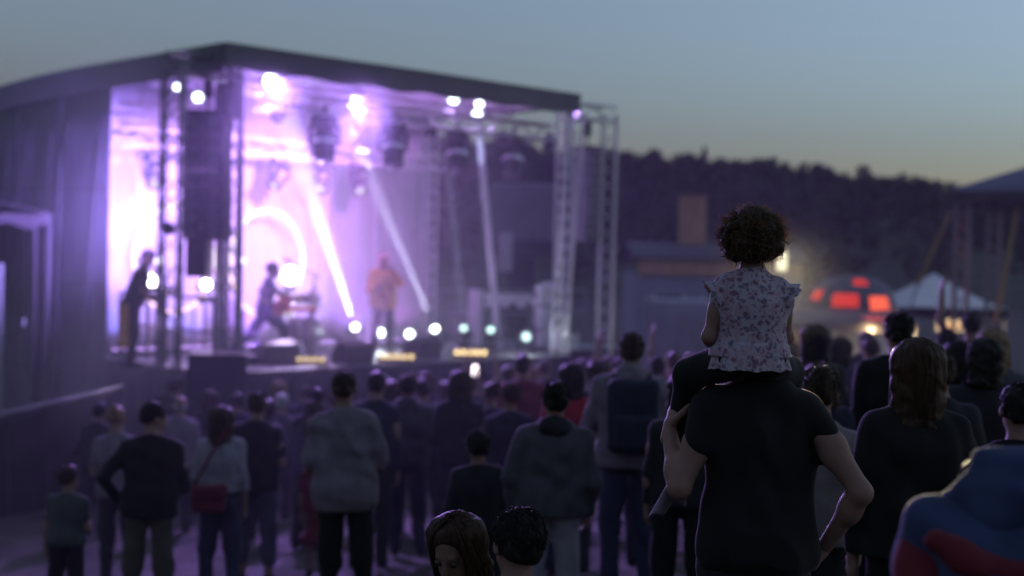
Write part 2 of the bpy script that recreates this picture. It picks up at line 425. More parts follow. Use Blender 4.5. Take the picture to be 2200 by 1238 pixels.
# side walls of the back-stage: hanging tarpaulins, one per bay
def tarp_wall(name, fn_a, width, z0, z1f, nrm, seed):
    fn_a = Vector(fn_a)
    d = Vector((nrm.y, -nrm.x, 0)) if False else Vector((-nrm.y, nrm.x, 0))
    return MB().slab(lambda i, j: fn_a + d * width * i + Vector((0, 0, z0 + (z1f(i) - z0) * j)) + nrm * (.03 * math.sin(i * width * 3.1 + seed) + .012 * math.sin(i * width * 9 + j * 3)) * (1 - .6 * j), 24, 8, -nrm * .012)
for k in range(4):
    w = 1.49
    m = MB().slab(lambda i, j: Vector((-.05 - .02 * math.sin(i * 3.1 + k * 2) - .006 * math.sin(i * 11 + 5 * j), 3.02 + k * 1.5 + w * i, -.1 + (roof_z(3 + k * 1.5 + w * i) - .30 + .1) * j)), 20, 8, (-.012, 0, 0))
    tq = m.build('side_tarpaulin', M_TARP, stage, True)
    for zz in (1.45, 2.9, 4.4): MB().box((-.095, 3.02 + k * 1.5 + w / 2, zz + .03 * k), (.008, w - .04, .05)).build('seam', M_ROOFT, tq)
    for ty in (.25, 1.2): MB().tube((-.10, 3.02 + k * 1.5 + ty, 5.5 - .1 * k), (-.16 - .1 * ty, 3.0 + k * 1.5 + ty + .25, 1.2), .012, 6).build('tie_strap', M_BLACK, tq)
MB().slab(lambda i, j: Vector((-.05 + (SWID + .1) * i, DEPTH + .03 * math.sin(i * 40), -.1 + (roof_z(DEPTH) + .05) * j)), 40, 6, (0, .012, 0)).build('rear_tarpaulin', M_TARP, stage, True)
# backdrop cloth in five drops
for k in range(5):
    w = SWID / 5
    MB().slab(lambda i, j: Vector((w * k + .01 + (w - .02) * i, BACK + .03 * math.sin(i * 9 + k) + .012 * math.sin(i * 27 + 2), DECK + .03 + (roof_z(BACK) - .2 - DECK) * j)), 20, 6, (0, .012, 0)).build('backdrop', M_CLOTH, stage, True)
# masts of the roof
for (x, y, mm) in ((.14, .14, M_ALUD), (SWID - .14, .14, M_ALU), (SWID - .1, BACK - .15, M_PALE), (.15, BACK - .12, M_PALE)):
    ms = thing('mast', None, None); ms.parent = stage; ms.location = (x, y, 0)
    for a, b in ((-.1, -.1), (.1, -.1), (.1, .1), (-.1, .1)): MB().tube((a, b, 0.0), (a, b, roof_z(y) - .1), .022, 8).build('chord', mm, ms)
    m = MB()
    for z in np.arange(.1, 5.9, .25):
        for (a, b), (c, d) in (((-.1, -.1), (.1, -.1)), ((.1, -.1), (.1, .1)), ((.1, .1), (-.1, .1)), ((-.1, .1), (-.1, -.1))): m.tube((a, b, z), (c, d, z + .22), .009, 5, caps=False)
    tag(m.build('lacing', mm, ms), kind='stuff')
MB().box((.14, .14, 5.6), (.3, .3, .5)).build('mast_head', M_BLACK, stage, bevel=.02)
MB().tube((SWID + .1, 1.9, DECK), (SWID + .1, 2.6, roof_z(2) - .3), .06, 10).build('raking_pole', M_PALE, stage)

# guard rails (left rear of the deck, right wing)
def rail(name, pts, label, z0=DECK, h=1.05):
    r = thing(name, label, 'railing', SW(*pts[0], z0), TH)
    P = [Vector((p[0] - pts[0][0], p[1] - pts[0][1], 0)) for p in pts]
    for p in P: MB().tube(p, p + Vector((0, 0, h)), .022, 8).build('post', M_ALUD, r)
    for a, b in zip(P, P[1:]):
        for z in (h - .02, .55): MB().tube(a + Vector((0, 0, z)), b + Vector((0, 0, z)), .02, 8).build('bar', M_ALUD, r)
    return r
rail('stage_railing', [(.08, 2.9), (.08, 1.6), (.08, .35)], 'dark tube railing on the stage edge beside the leaning guitarist')
rail('stage_railing', [(SWID + .2, 3.7), (SWID + 1.5, 3.7), (SWID + 2.9, 3.7), (SWID + 4.6, 3.7)], 'tube railing at the back of the right stage wing')

# trusses under the roof (each with its chords)
def truss(name, a, b, label, size=.28, mm=M_ALU, vertical=False, parent=None):
    a, b = Vector(a), Vector(b); d = (b - a); L = d.length; d.normalize()
    up = Vector((0, 0, 1)) if abs(d.z) < .8 else Vector((0, 1, 0)); x = d.cross(up).normalized(); y = x.cross(d)
    if parent is None: r = thing(name, label, 'truss', a)
    else: r = thing(name, None, None, a); r.parent = parent
    C = [(x * i + y * j) * size / 2 for i, j in ((-1, -1), (1, -1), (1, 1), (-1, 1))]
    for c in C: MB().tube(c, c + d * L, .025, 8).build('chord', mm, r)
    m = MB(); nst = max(2, int(L / (size * 1.1))); st = L / nst
    for q in range(nst):
        for k in range(4):
            c0, c1 = C[k], C[(k + 1) % 4]
            if q % 2: c0, c1 = c1, c0
            m.tube(c0 + d * st * q, c1 + d * st * (q + 1), .011, 5, caps=False)
    tag(m.build('lacing', mm, r), kind='stuff'); return r
truss('lighting_truss', SW(.9, .55, 5.72), SW(SWID - .1, .55, 5.72), 'front lighting truss below the stage roof carrying dark moving lamps', .26)
truss('lighting_truss', SW(.3, 3.2, 5.25), SW(SWID - .3, 3.2, 5.25), 'rear lighting truss near the backdrop seen through the stage smoke', .26, M_PALE)

# ------------------------------------------------------------------ PA towers
def pa_tower(label, legs, beam_z, mm, group='loudspeaker towers'):
    r = thing('loudspeaker_tower', label, 'tower', (legs[0][0].x, legs[0][0].y, legs[0][0].z), 0, group)
    o = legs[0][0]
    for b, t in legs: 
        q = truss('leg', b - o, t - o, None, .26, mm, parent=r)
        MB().box((b - o) + Vector((0, 0, .03)), (.7, .7, .06)).build('base_plate', mm, r, bevel=.01)
    a, b = legs[0][1] - o, legs[1][1] - o
    truss('beam', a + Vector((0, 0, .02)), b + Vector((0, 0, .02)), None, .26, mm, parent=r)
    return r
def ground_at(px, depth, py=900):
    p = at(px, py, depth); p.z = ground_z(p.x, p.y); return p
def over(p, px, py, depth): return at(px, py, depth)
lb, lt = at(356, 1068, 19.6), at(374, 135, 19.6); lb.z = ground_z(lb.x, lb.y)
rb, rt = at(492, 1000, 20.8), at(499, 150, 20.8); rb.z = ground_z(rb.x, rb.y); rt.z = lt.z
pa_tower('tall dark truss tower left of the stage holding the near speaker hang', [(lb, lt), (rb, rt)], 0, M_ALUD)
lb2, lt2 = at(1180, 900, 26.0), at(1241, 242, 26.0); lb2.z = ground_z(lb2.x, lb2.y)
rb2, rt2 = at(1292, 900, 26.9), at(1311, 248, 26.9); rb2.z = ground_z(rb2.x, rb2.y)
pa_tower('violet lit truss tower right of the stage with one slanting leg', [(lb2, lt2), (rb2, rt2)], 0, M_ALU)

def line_array(label, top, n, w, h, d, yaw, bend, hang_z, tail=None, mb=None):
    mb = mb or M_BLACK
    r = thing('line_array', label, 'loudspeaker', top, yaw, 'hanging line array speakers')
    MB().box((0, 0, .03), (w * .8, d * 1.1, .06)).build('rigging_frame', M_BLACK, r, bevel=.01)
    MB().tube((0, 0, .06), (0, 0, hang_z - top.z), .02, 6).build('chain', M_BLACK, r)
    MB().lathe([(.05, 0), (.07, .05), (.07, .22), (.04, .27)], 10, (0, 0, .25)).build('chain_hoist', M_BLACK, r)
    p = Vector((0, 0, 0)); ang = rad(2)
    for k in range(n):
        R = Matrix.Rotation(ang, 3, 'X'); dn = R @ Vector((0, 0, -1)); c = p + dn * h * .5
        cab = MB().box((0, 0, 0), (w, d, h - .003), None, 1.0)
        cab.v = [tuple(c + R @ Vector((x, y, z * (1.0 if y < 0 else .97)))) for x, y, z in cab.v]
        o = cab.build('speaker_cabinet', mb, r, bevel=.012)
        g = MB().box((0, 0, 0), (w * .94, .016, h * .8)); g.v = [tuple(c + R @ (Vector(q) + Vector((0, -d / 2 - .012, 0)))) for q in g.v]
        g.build('grille', mat('speaker_grille', (.035, .035, .04), .5, .3, 60, .3), o)
        for sx in (-1, 1):
            dr = MB().lathe([(.085, 0), (.085, .012), (.06, .02), (.02, .006)], 14, c + R @ Vector((sx * w * .28, -d / 2 - .021, 0)), R @ Matrix.Rotation(rad(90), 3, 'X'))
            dr.build('driver', mat('driver_cone', (.10, .10, .12), .4, .2, 30), o)
        p = p + dn * h; ang += rad(bend) * (k / n)
    if tail:
        MB().box((p + Vector(tail[0])), tail[1]).build('lower_cabinet', M_BLACK, r, bevel=.012)
    return r
LA = at(446, 248, 20.3)
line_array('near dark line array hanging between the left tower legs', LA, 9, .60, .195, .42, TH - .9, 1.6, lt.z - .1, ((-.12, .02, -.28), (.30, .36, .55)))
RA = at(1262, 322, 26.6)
line_array('far line array at the right tower coloured paler as if lit violet', RA, 9, .42, .19, .40, TH + .25, 1.4, lt2.z - .05, None, mat('violet_lit_cabinet', (.22, .20, .26), .5, .1, 5))  # paler cabinet colour stands in for violet stage light on this hang
# subwoofers on the ground at the stage's left corner
def cabinet(name, label, c, size, yaw, group=None, pole=False):
    r = thing(name, label, 'loudspeaker', c, yaw, group)
    b = MB().box((0, 0, size[2] / 2), size).build('cabinet', M_BLACK, r, bevel=.02)
    MB().box((0, -size[1] / 2 - .006, size[2] / 2), (size[0] * .9, .02, size[2] * .88)).build('grille', mat('speaker_grille', (.035, .035, .04)), r)
    for s in (-1, 1): MB().box((s * (size[0] / 2 + .004), 0, size[2] * .6), (.012, .16, .07)).build('handle', M_ALUD, r)
    return r
sp = at(468, 800, 19.4); sz = ground_z(sp.x, sp.y)
ztop = at(468, 757, 19.4).z
for k, (nm, lab) in enumerate((('subwoofer', 'lower black subwoofer standing on the ground before the stage corner'), ('subwoofer', 'upper black subwoofer stacked before the left corner of the stage'))):
    hh = (ztop - sz) / 2; cabinet('subwoofer', lab, Vector((sp.x, sp.y, sz + k * hh)), (.78, .7, hh - .004), rad(10), 'stacked subwoofers')

# ------------------------------------------------------------------ lamps on the stage
M_LENS = mat('dark_lens', (.05, .05, .07), .08, .1, 5, spec=.8)
VIOLET = (.36, .16, 1.0); LILAC = (.60, .31, 1.0); PINK = (.72, .26, 1.0); ICE = (.78, .92, 1.0); WHITE = (1.0, .97, .94); BLUE = (.25, .22, 1.0)
def moving_head(label, pos, direction, hang, lens_mat, size=1.0, group='moving head lamps', mm=None, ls=1.0):
    pos = Vector(pos); d = Vector(direction).normalized(); s = size; sg = -1 if hang else 1
    mm = mm or M_BLACK
    r = thing('moving_head_lamp', label, 'stage lamp', pos, 0, group)
    c = Vector((0, 0, sg * .32 * s))
    MB().box((0, 0, sg * .06 * s), (.22 * s, .2 * s, .09 * s), Matrix.Rotation(TH, 3, 'Z'), .92 if sg > 0 else 1).build('base', mm, r, bevel=.02)
    if hang: MB().tube((0, 0, 0), (0, 0, .12 * s), .03 * s, 8).build('clamp', M_ALUD, r)
    h = Vector((d.x, d.y, 0)); h = h.normalized() if h.length > .05 else Vector((SU.y, -SU.x, 0)); side = Vector((-h.y, h.x, 0))
    y = MB()
    for q in (-1, 1): y.box(side * q * .155 * s + Vector((0, 0, sg * .22 * s)), (.03 * s, .07 * s, .22 * s), Matrix.Rotation(math.atan2(side.y, side.x), 3, 'Z'))
    y.box(Vector((0, 0, sg * .125 * s)), (.33 * s, .08 * s, .03 * s), Matrix.Rotation(math.atan2(side.y, side.x), 3, 'Z'))
    y.build('yoke', mm, r, bevel=.012)
    R = d.to_track_quat('Z', 'Y').to_matrix()
    hd = MB().lathe([(.07 * s, -.19 * s), (.115 * s, -.16 * s), (.135 * s, -.05 * s), (.135 * s, .02 * s), (.118 * s, .05 * s), (.125 * s, .16 * s), (.125 * s, .18 * s), (.06 * s, .18 * s)], 20, c, R).build('head', mm, r, True)
    MB().lathe([(.138 * s, -.045 * s), (.141 * s, -.04 * s), (.141 * s, .0), (.138 * s, .005 * s)], 20, c, R).build('band', M_ALU, hd)
    MB().lathe([(.066 * s * ls, .183 * s), (.06 * s * ls, .195 * s), (.035 * s * ls, .205 * s), (.004, .21 * s)], 20, c, R).build('lens', lens_mat, hd, True)
    return r, pos + c + d * .22 * s
def to_cam(p): return (CAM - Vector(p)).normalized()
def deg_dir(px, py, p, t):           # direction from p toward what is seen at a pixel in plane t
    u, t, z = hit_t(px, py, t); return (SW(u, t, z) - Vector(p))
L_OFF = M_LENS
L_HOT = glow('lens_white_hot', (.86, .96, 1.0), 14)
L_CYAN = glow('lens_pale_cyan', (.62, 1.0, .95), 2.6)
L_BLAST = glow('lens_blinding', (1, .97, 1), 30)
# hanging heads on the front truss, switched off and pointing down
for k, (px, py) in enumerate(((697, 262), (845, 277), (983, 288), (1103, 296))):
    u, t, z = hit_t(px, py, .55)
    moving_head('%s unlit moving lamp from the left hanging on the front truss' % ORD[k].capitalize(), SW(u, t, 5.60), Vector((.12 - .05 * k, -.35, -1)) if k != 0 else Vector((.0, -.2, -1)), True, L_OFF, 1.42, 'unlit lamps on the front truss')
u, t, z = hit_t(1182, 262, .55); moving_head('Small dark lamp at the right end of the front truss', SW(u, t, 5.72), (-.6, -.5, -.4), True, L_OFF, .7, 'unlit lamps on the front truss')
u, t, z = hit_t(630, 222, .55)
bl = thing('blinder_lamp', 'squat dark blinder lamp at the left end of the front truss', 'stage lamp', SW(u, t, 5.62), TH)
MB().box((0, 0, 0), (.30, .2, .17), None, .8).build('housing', M_BLACK, bl, bevel=.02); MB().tube((0, 0, .08), (0, 0, .2), .02).build('clamp', M_ALUD, bl)
for q in (-1, 1): MB().lathe([(.06, 0), (.05, .012)], 12, (q * .07, -.1, -.01), Matrix.Rotation(rad(90), 3, 'X')).build('bulb', L_OFF, bl)
# heads on the rear truss, half lost in the smoke, lit at the lens
for k, (px, py) in enumerate(((600, 340), (690, 345), (770, 345))):
    u, t, z = hit_t(px, py, 3.2); p = SW(u, t, 5.12)
    moving_head('%s lamp from the left on the rear truss, hazy in the smoke' % ORD[k].capitalize(), p, to_cam(p) + Vector((-.5 + .4 * k, 0, -.9)), True, glow('lens_soft', (.95, .8, 1), 1.0), 1.15, 'lamps on the rear truss', M_ALUD)
u, t, z = hit_t(330, 330, 3.2); p = SW(u, t, 5.0); moving_head('Lamp behind the left tower on the rear truss, hazy in the smoke', p, to_cam(p) + Vector((.1, 0, -1)), True, glow('lens_soft', (.95, .8, 1), 1.0), 1.1, 'lamps on the rear truss', M_ALUD)

# lit lamps on the deck
BEAMS = []
floor_heads = [(765, 703, 3.3, (612, 240, 2.2), 6.8, 22000, ICE), (817, 716, 2.7, None, 0, 0, ICE), (880, 720, 2.1, None, 0, 0, ICE),
               (938, 718, 2.1, (820, 430, 3.0), 5.4, 17000, (.72, .78, 1.0)), (997, 718, 1.9, (972, 440, 3.0), 3.8, 7500, (.6, .7, 1.0)), (1055, 722, 1.3, (1034, 410, 2.2), 3.6, 3000, (.5, .62, 1.0)), (1130, 748, .62, None, 0, 0, ICE)]
fh_names = ['Deck lamp throwing the broad white beam left of the singer', 'Deck lamp glowing right at the feet of the singer', 'Deck lamp with a round white glow just right of the singer',
            'Deck lamp throwing the pale beam to the right of the singer', 'Deck lamp throwing a thin pale blue upright beam', 'Greenish white deck lamp throwing the faintest upright beam', 'Pale cyan lamp low at the right front edge of the stage']
for (px, py, t, tgt, ang, pw, colr), lab in zip(floor_heads, fh_names):
    u, t, z = hit_t(px, py, t); p = SW(u, t, z - .36)
    if p.z < DECK: p.z = DECK
    box_h = p.z - DECK
    d = to_cam(p + Vector((0, 0, .36)))
    r, lens = moving_head(lab, p, d if tgt is None else (d + .55 * deg_dir(tgt[0], tgt[1], p, tgt[2]).normalized()), False, L_HOT if px < 990 else L_CYAN, .95, 'lit lamps on the deck')
    if box_h > .03: MB().box((0, 0, -box_h / 2), (.4, .4, box_h - .004), Matrix.Rotation(TH, 3, 'Z')).build('riser', M_BLACK, r, bevel=.01)
    if tgt:
        bd = deg_dir(tgt[0], tgt[1], p + Vector((0, 0, .4)), tgt[2])
        lamp('SPOT', 'beam', Vector((0, 0, .32)) + bd.normalized() * .27, bd, pw, colr, .035, ang, .25, r)
        bn = bd.normalized(); BEAMS.append((p + Vector((0, 0, .32)) + bn * .30, bn, ang))
    else:
        lamp('POINT', 'lens_light', lens - p + d * .06, d, 25, colr, .05, parent=r)

# blinding lamps behind the band, facing the field
for (px, py, t, pw, ang, lab) in ((318, 606, 3.0, 70, 100, 'Blinding white lamp in front of the left guitarist'), (443, 612, 3.2, 100, 90, 'Small blinding white lamp inside the left light ring'), (624, 592, 3.35, 620, 120, 'Strongest blinding white lamp behind the striding guitarist')):
    u, t, z = hit_t(px, py, t); p = SW(u, t, z - .32); d = to_cam(p)
    r, lens = moving_head(lab, p, d, False, L_BLAST, 1.0, 'blinding lamps behind the band', ls=2.2 if px > 600 else 1.9 if px < 400 else 1.2)
    MB().tube((0, 0, -(p.z - DECK)), (0, 0, 0), .03, 8).build('stand', M_BLACK, r)
    lamp('SPOT', 'blast', lens - p + d * .03, d, pw, (.74, .55, 1), .10, ang, .8, r)

# bright lamps under the roof
ceil = [(590, 157, 1.1, 1500, ICE, .20, 'Largest white lamp under the roof at the left'), (765, 222, 1.6, 700, ICE, .15, 'Round white lamp under the middle of the roof'), (975, 207, .55, 260, ICE, .10, 'Oval white lamp under the right half of the roof'),
        (1030, 211, .7, 160, ICE, .08, 'Small white lamp right of the oval one under the roof'), (1025, 246, 1.4, 260, ICE, .10, 'Lower white lamp under the right half of the roof'), (425, 208, 2.2, 300, WHITE, .09, 'White lamp under the roof between the left tower legs'), (380, 186, 2.6, 120, WHITE, .06, 'Small white lamp beside the left tower leg under the roof')]
for k, (px, py, t, pw, colr, rr, lab) in enumerate(ceil):
    u, t, z = hit_t(px, py, t); z = min(z, roof_z(t) - .26); p = SW(u, t, z); d = (to_cam(p) + Vector((0, 0, -.35))).normalized()
    r = thing('par_can_lamp', lab, 'stage lamp', p, 0, 'white lamps under the roof')
    R = d.to_track_quat('Z', 'Y').to_matrix()
    MB().lathe([(rr * .5, -.22), (rr * .9, -.16), (rr * 1.06, -.02), (rr * 1.06, .03), (rr * .98, .03)], 18, (0, 0, 0), R).build('can', M_ALUD, r, True)
    MB().lathe([(rr * .97, .012), (rr * .8, .03), (.003, .035)], 18, (0, 0, 0), R).build('lens', glow('lens_roof', (.80, .97, 1.0), 9), r, True)
    MB().path([Vector((0, 0, .1)) + SU * a for a in (0,)] + [Vector((0, 0, roof_z(t) - .12 - z))], .015, 6).build('bracket', M_ALUD, r)
    lamp('SPOT', 'wash', d * .06, d + Vector((0, 0, -.4)), pw * .16, (.55, .32, 1.0), .08, 120, .8, r)

# violet washes: LED battens along the foot of the backdrop, throwing light up the cloth
for k in range(6):
    u = .7 + k * 1.18; p = SW(u, BACK - .55, DECK)
    r = thing('light_batten', '%s LED batten from the left lying at the foot of the backdrop' % ORD[k].capitalize(), 'stage lamp', p, TH, 'battens along the backdrop foot')
    MB().box((0, 0, .06), (1.0, .12, .1)).build('housing', M_BLACK, r, bevel=.01)
    MB().box((0, .03, .114), (.94, .07, .006)).build('lens_strip', glow('batten_violet', (.55, .3, 1.0), 5), r)
    pw = (110, 120, 110, 80, 50, 25)[k]
    colr = (BLUE, BLUE, VIOLET, VIOLET, VIOLET, PINK)[k]
    lamp('SPOT', 'wash', (0, .0, .16), Vector((0, .42, 1)), pw, colr, .12, 120, .7, r)
# wash lamps on the front truss shining back on the band and cloth
for k, (u, pw, colr, tz) in enumerate(((1.4, 1500, LILAC, 4.6), (3.0, 2500, LILAC, 4.6), (4.5, 700, PINK, 4.4), (6.2, 60, PINK, 2.4))):
    p = SW(u, .75, 5.5)
    r = thing('wash_lamp', '%s violet wash lamp from the left behind the front truss' % ORD[k].capitalize(), 'stage lamp', p, TH, 'violet wash lamps under the roof')
    d = Vector((.0, 2.6, tz - 5.5 - .4)).normalized(); R = d.to_track_quat('Z', 'Y').to_matrix()
    MB().lathe([(.05, -.2), (.1, -.14), (.11, .0), (.1, .0)], 16, (0, 0, 0), R).build('can', M_BLACK, r, True)
    MB().lathe([(.095, -.004), (.003, .012)], 16, (0, 0, 0), R).build('lens', glow('lens_violet', (.6, .35, 1.0), 2), r, True)
    MB().tube((0, 0, .05), (0, 0, .2), .02).build('clamp', M_ALUD, r)
    lamp('SPOT', 'wash', d * .04, d, pw, colr, .1, 80, 1.0, r)
# violet floods added on the front truss to tint and rim the crowd
for k, (px, py, pw, tgt) in enumerate(((604, 176, 3300, Vector((-3, 12, 1.2))), (768, 238, 4000, Vector((1.2, 8, 1.8))), (1236, 246, 4200, Vector((6, 10, 1.8))))):
    u, t, z = hit_t(px, py, .3); p = SW(u, t, z)
    r = thing('added_flood', '%s added violet flood from the left tinting the crowd' % ORD[k].capitalize(), 'stage lamp', p, TH, 'added violet floods facing the field')
    d = (tgt - p); dl = Matrix.Rotation(-TH, 3, 'Z') @ d.normalized(); R = dl.to_track_quat('Z', 'Y').to_matrix()
    MB().lathe([(.05, -.18), (.085, -.12), (.09, .0), (.08, .0)], 16, (0, 0, 0), R).build('can', M_BLACK, r, True)
    MB().lathe([(.078, -.004), (.003, .01)], 16, (0, 0, 0), R).build('lens', glow('lens_flood', (.6, .4, 1.0), 3), r, True)
    MB().tube((0, 0, .05), (0, 0, .2), .02).build('clamp', M_ALUD, r)
    lamp('SPOT', 'flood', dl * .04, dl, pw, (.44, .235, 1.0), .12, 75, .9, r)

# fill lamps added on the deck to brighten the underside of the roof
for k, (u, t, pw, colr) in enumerate(((1.2, 1.0, 800, VIOLET), (3.4, .9, 850, LILAC), (5.4, .9, 140, PINK))):
    r = thing('fill_uplight', '%s added lilac fill lamp from the left along the front of the deck' % ORD[k].capitalize(), 'stage lamp', SW(u, t, DECK), TH, 'added fill lamps along the deck front')
    MB().lathe([(.1, 0), (.11, .02), (.09, .14), (.075, .15)], 14).build('can', M_BLACK, r, True); MB().lathe([(.07, .151), (.003, .156)], 14).build('lens', glow('lens_violet', (.6, .35, 1.0), 2), r, True)
    lamp('SPOT', 'wash', (0, 0, .18), (0, .05, 1), pw, colr, .08, 95, .8, r)
# violet lamp on the left tower leg washing the side tarpaulin
tp_ = lb.lerp(lt, .62) + Vector((-.1, .22, 0)); r = thing('side_lamp', 'Blue violet lamp clamped to the left tower leg facing the side tarpaulin', 'stage lamp', tp_)
d = (SW(-.1, 4.4, 4.3) - tp_).normalized(); R = d.to_track_quat('Z', 'Y').to_matrix()
MB().lathe([(.05, -.16), (.085, -.1), (.09, .0), (.08, .0)], 14, (0, 0, 0), R).build('can', M_BLACK, r, True); MB().lathe([(.078, -.004), (.003, .01)], 14, (0, 0, 0), R).build('lens', glow('lens_flood', (.6, .4, 1.0), 3), r, True)
MB().tube((0, 0, 0), (.1, -.2, 0), .02).build('clamp', M_ALUD, r); lamp('SPOT', 'wash', d * .04, d, 5200, (.38, .24, 1.0), .1, 72, 1.0, r)

# amber bulb strips on the front edge of the deck
for k, (px, py, n, lab) in enumerate(((668, 772, 4, 'Amber bulb strip at the stage edge below the striding guitarist'), (852, 766, 5, 'Amber bulb strip at the stage edge below the singer'), (1010, 757, 5, 'Brightest amber bulb strip at the stage edge right of the singer'))):
    d = ray(px, py); q = CAM + d * ((DECK + .09 - CAM.z) / d.z); p = Vector((q.x, q.y, DECK))
    r = thing('bulb_strip', lab, 'stage lamp', p, rad(8), 'amber bulb strips')
    MB().box((0, 0, .04), (.5 if n == 4 else .6, .16, .07)).build('housing', M_BLACK, r, bevel=.01)
    for i in range(n):
        MB().lathe([(.004, -.045), (.035, -.03), (.045, 0), (.035, .03), (.004, .045)], 10, ((i - (n - 1) / 2) * .115, -.07, .09)).build('bulb', glow('amber_bulb%d' % k, (1, .72, .32), (1.0, 1.5, 2.4)[k]), r, True)
# two horizontal white tubes
for (px, py, t, L, lab) in ((338, 561, 3.3, .3, 'Short white light tube left behind the tower'), (511, 560, 3.3, .42, 'Short white light tube between the two light rings')):
    u, t, z = hit_t(px, py, t); p = SW(u, t, DECK); r = thing('light_tube', lab, 'stage lamp', p, TH + .8, 'short white light tubes')
    MB().tube((0, 0, 0), (0, 0, z - DECK), .02, 8).build('stand', M_BLACK, r); MB().tube((-L / 2, -.04, z - DECK), (L / 2, -.04, z - DECK), .045, 12).build('tube', glow('tube_white', (1, .96, 1), 6), r)

# the two ring lights
M_RING = glow('ring_tube', (1, .86, .95), 2.6); M_RINGP = glow('ring_tube_pink', (1, .62, .78), 2.4)
def ring_light(label, px, py, dia, t, yaw, a0, a1, zig=None):
    u, t, z = hit_t(px, py, t); p = SW(u, t, DECK); r = thing('ring_light', label, 'stage lamp', p, yaw, 'ring lights')
    zc = z - DECK; R = dia / 2
    def arc(b0, b1): 
        n = max(6, int(abs(b1 - b0) / 4)); return [Vector((R * math.cos(rad(b0 + (b1 - b0) * i / n)), 0, zc + R * math.sin(rad(b0 + (b1 - b0) * i / n)))) for i in range(n + 1)]
    MB().path(arc(-10, 190), .026, 10).build('upper_tube', M_RING, r, True)
    MB().path(arc(191, a1), .030, 10).build('lower_tube', M_RINGP, r, True)
    if a0 < -11: MB().path(arc(a0, -11), .030, 10).build('lower_tube', M_RINGP, r, True)
    if zig: MB().path([Vector((x, -.02, zc + y)) for x, y in zig], .032, 10).build('zigzag_tube', M_RING, r, True)
    for sx in (-1, 1): MB().tube((sx * .5, .06, 0), (sx * .5, .06, zc - R * .8), .02, 8).build('stand', M_BLACK, r)
    MB().box((0, .06, .02), (1.3, .5, .04)).build('foot', M_BLACK, r, bevel=.01)
    return r
ring_light('Left full ring light standing behind the speaker tower', 376, 556, 1.76, 3.45, TH + rad(11), -90, 270)
ring_light('Right ring light with a zigzag gap behind the striding guitarist', 575, 566, 1.84, 3.45, TH + rad(11), -52, 265, [(.34, -.72), (.55, -.97), (.74, -.78)])

# ------------------------------------------------------------------ gear on the stage
def on_deck(px, py, z=None):
    d = ray(px, py); k = ((DECK if z is None else z) - CAM.z) / d.z; q = CAM + d * k; return Vector((q.x, q.y, DECK))
def wedge(label, p, yaw, w=.62):
    r = thing('monitor_wedge', label, 'loudspeaker', p, yaw, 'monitor wedges on the deck')
    m = MB(); prof = [(-.22, 0), (.22, 0), (.22, .16), (.0, .36), (-.22, .30)]
    for sx in (-1, 1): m.v += [(sx * w / 2, y, z) for y, z in prof]
    m.f += [tuple(range(4, -1, -1)), tuple(range(5, 10))] + [(i, (i + 1) % 5, 5 + (i + 1) % 5, 5 + i) for i in range(5)]
    m.build('cabinet', M_BLACK, r, bevel=.015)
    MB().box((0, .125, .275), (w * .85, .02, .24), Matrix.Rotation(rad(47), 3, 'X')).build('grille', mat('speaker_grille', (.035, .035, .04)), r)
for px, py, w, lab in ((590, 781, .7, 'Black monitor wedge at the feet of the striding guitarist'), (755, 781, .5, 'Low black monitor wedge between guitarist and singer'), (905, 770, .5, 'Black monitor wedge at the stage edge right of the singer')): wedge(lab, on_deck(px, py), TH, w)
def mic_stand(label, p, h, boom, yaw):
    r = thing('microphone_stand', label, 'microphone stand', p, yaw, 'microphone stands')
    MB().lathe([(.13, 0), (.13, .015), (.03, .03)], 16).build('base', M_BLACK, r); MB().tube((0, 0, .02), (0, 0, h), .014, 8).build('pole', M_BLACK, r)
    MB().tube((0, -.1, h - .03), (0, boom, h + .22), .011, 8).build('boom', M_BLACK, r)
    MB().lathe([(.012, -.09), (.018, 0), (.03, .02), (.03, .05), (.012, .075)], 12, (0, boom, h + .24), Matrix.Rotation(rad(-70), 3, 'X')).build('microphone', M_ALUD, r, True)
mic_stand('Boom microphone stand right of the striding guitarist', on_deck(672, 770), 1.35, .45, TH + 1.2)
mic_stand('Microphone stand behind the left tower beside the guitarist', on_deck(352, 790), 1.3, .4, TH + 1.5)
# red keyboard on its stand, and the cymbal beside it
kp = on_deck(640, 762); kz = at(640, 664, kp.y).z - DECK
k_ = thing('keyboard', 'Red electric keyboard on a stand right of the striding guitarist', 'keyboard', kp, rad(12))
kb = MB().box((0, 0, kz), (.62, .28, .09)).build('body', mat('red_lacquer', (.55, .03, .03), .35, .1), k_, bevel=.015)
for i in range(14): MB().box((-.27 + i * .0415, -.06, kz + .052), (.036, .14, .012)).build('key', M_PALE, kb)
for s in (-1, 1): MB().tube((s * .22, -.1, 0), (-s * .22, .1, kz - .05), .018, 8).build('stand_leg', M_BLACK, k_); MB().tube((s * .22, .1, 0), (-s * .22, -.1, kz - .05), .018, 8).build('stand_leg', M_BLACK, k_)
cp = SW(3.2, 3.0, DECK); cz = .95
dk = thing('drum_set', 'Dark drum set with one cymbal behind the keyboard', 'drums', cp, TH)
MB().lathe([(.02, 0), (.1, .015), (.2, .0), (.21, -.005)], 20, (0, 0, cz)).build('cymbal', mat('bronze', (.35, .25, .1), .35, .1, 10, metal=.9), dk, True); MB().tube((0, 0, 0), (0, 0, cz), .015).build('cymbal_stand', M_BLACK, dk)
MB().lathe([(.26, 0), (.27, .01), (.27, .4), (.26, .41)], 22, (.45, .1, .34), Matrix.Rotation(rad(90), 3, 'X')).build('bass_drum', mat('drum_shell', (.05, .04, .07), .3), dk, True)
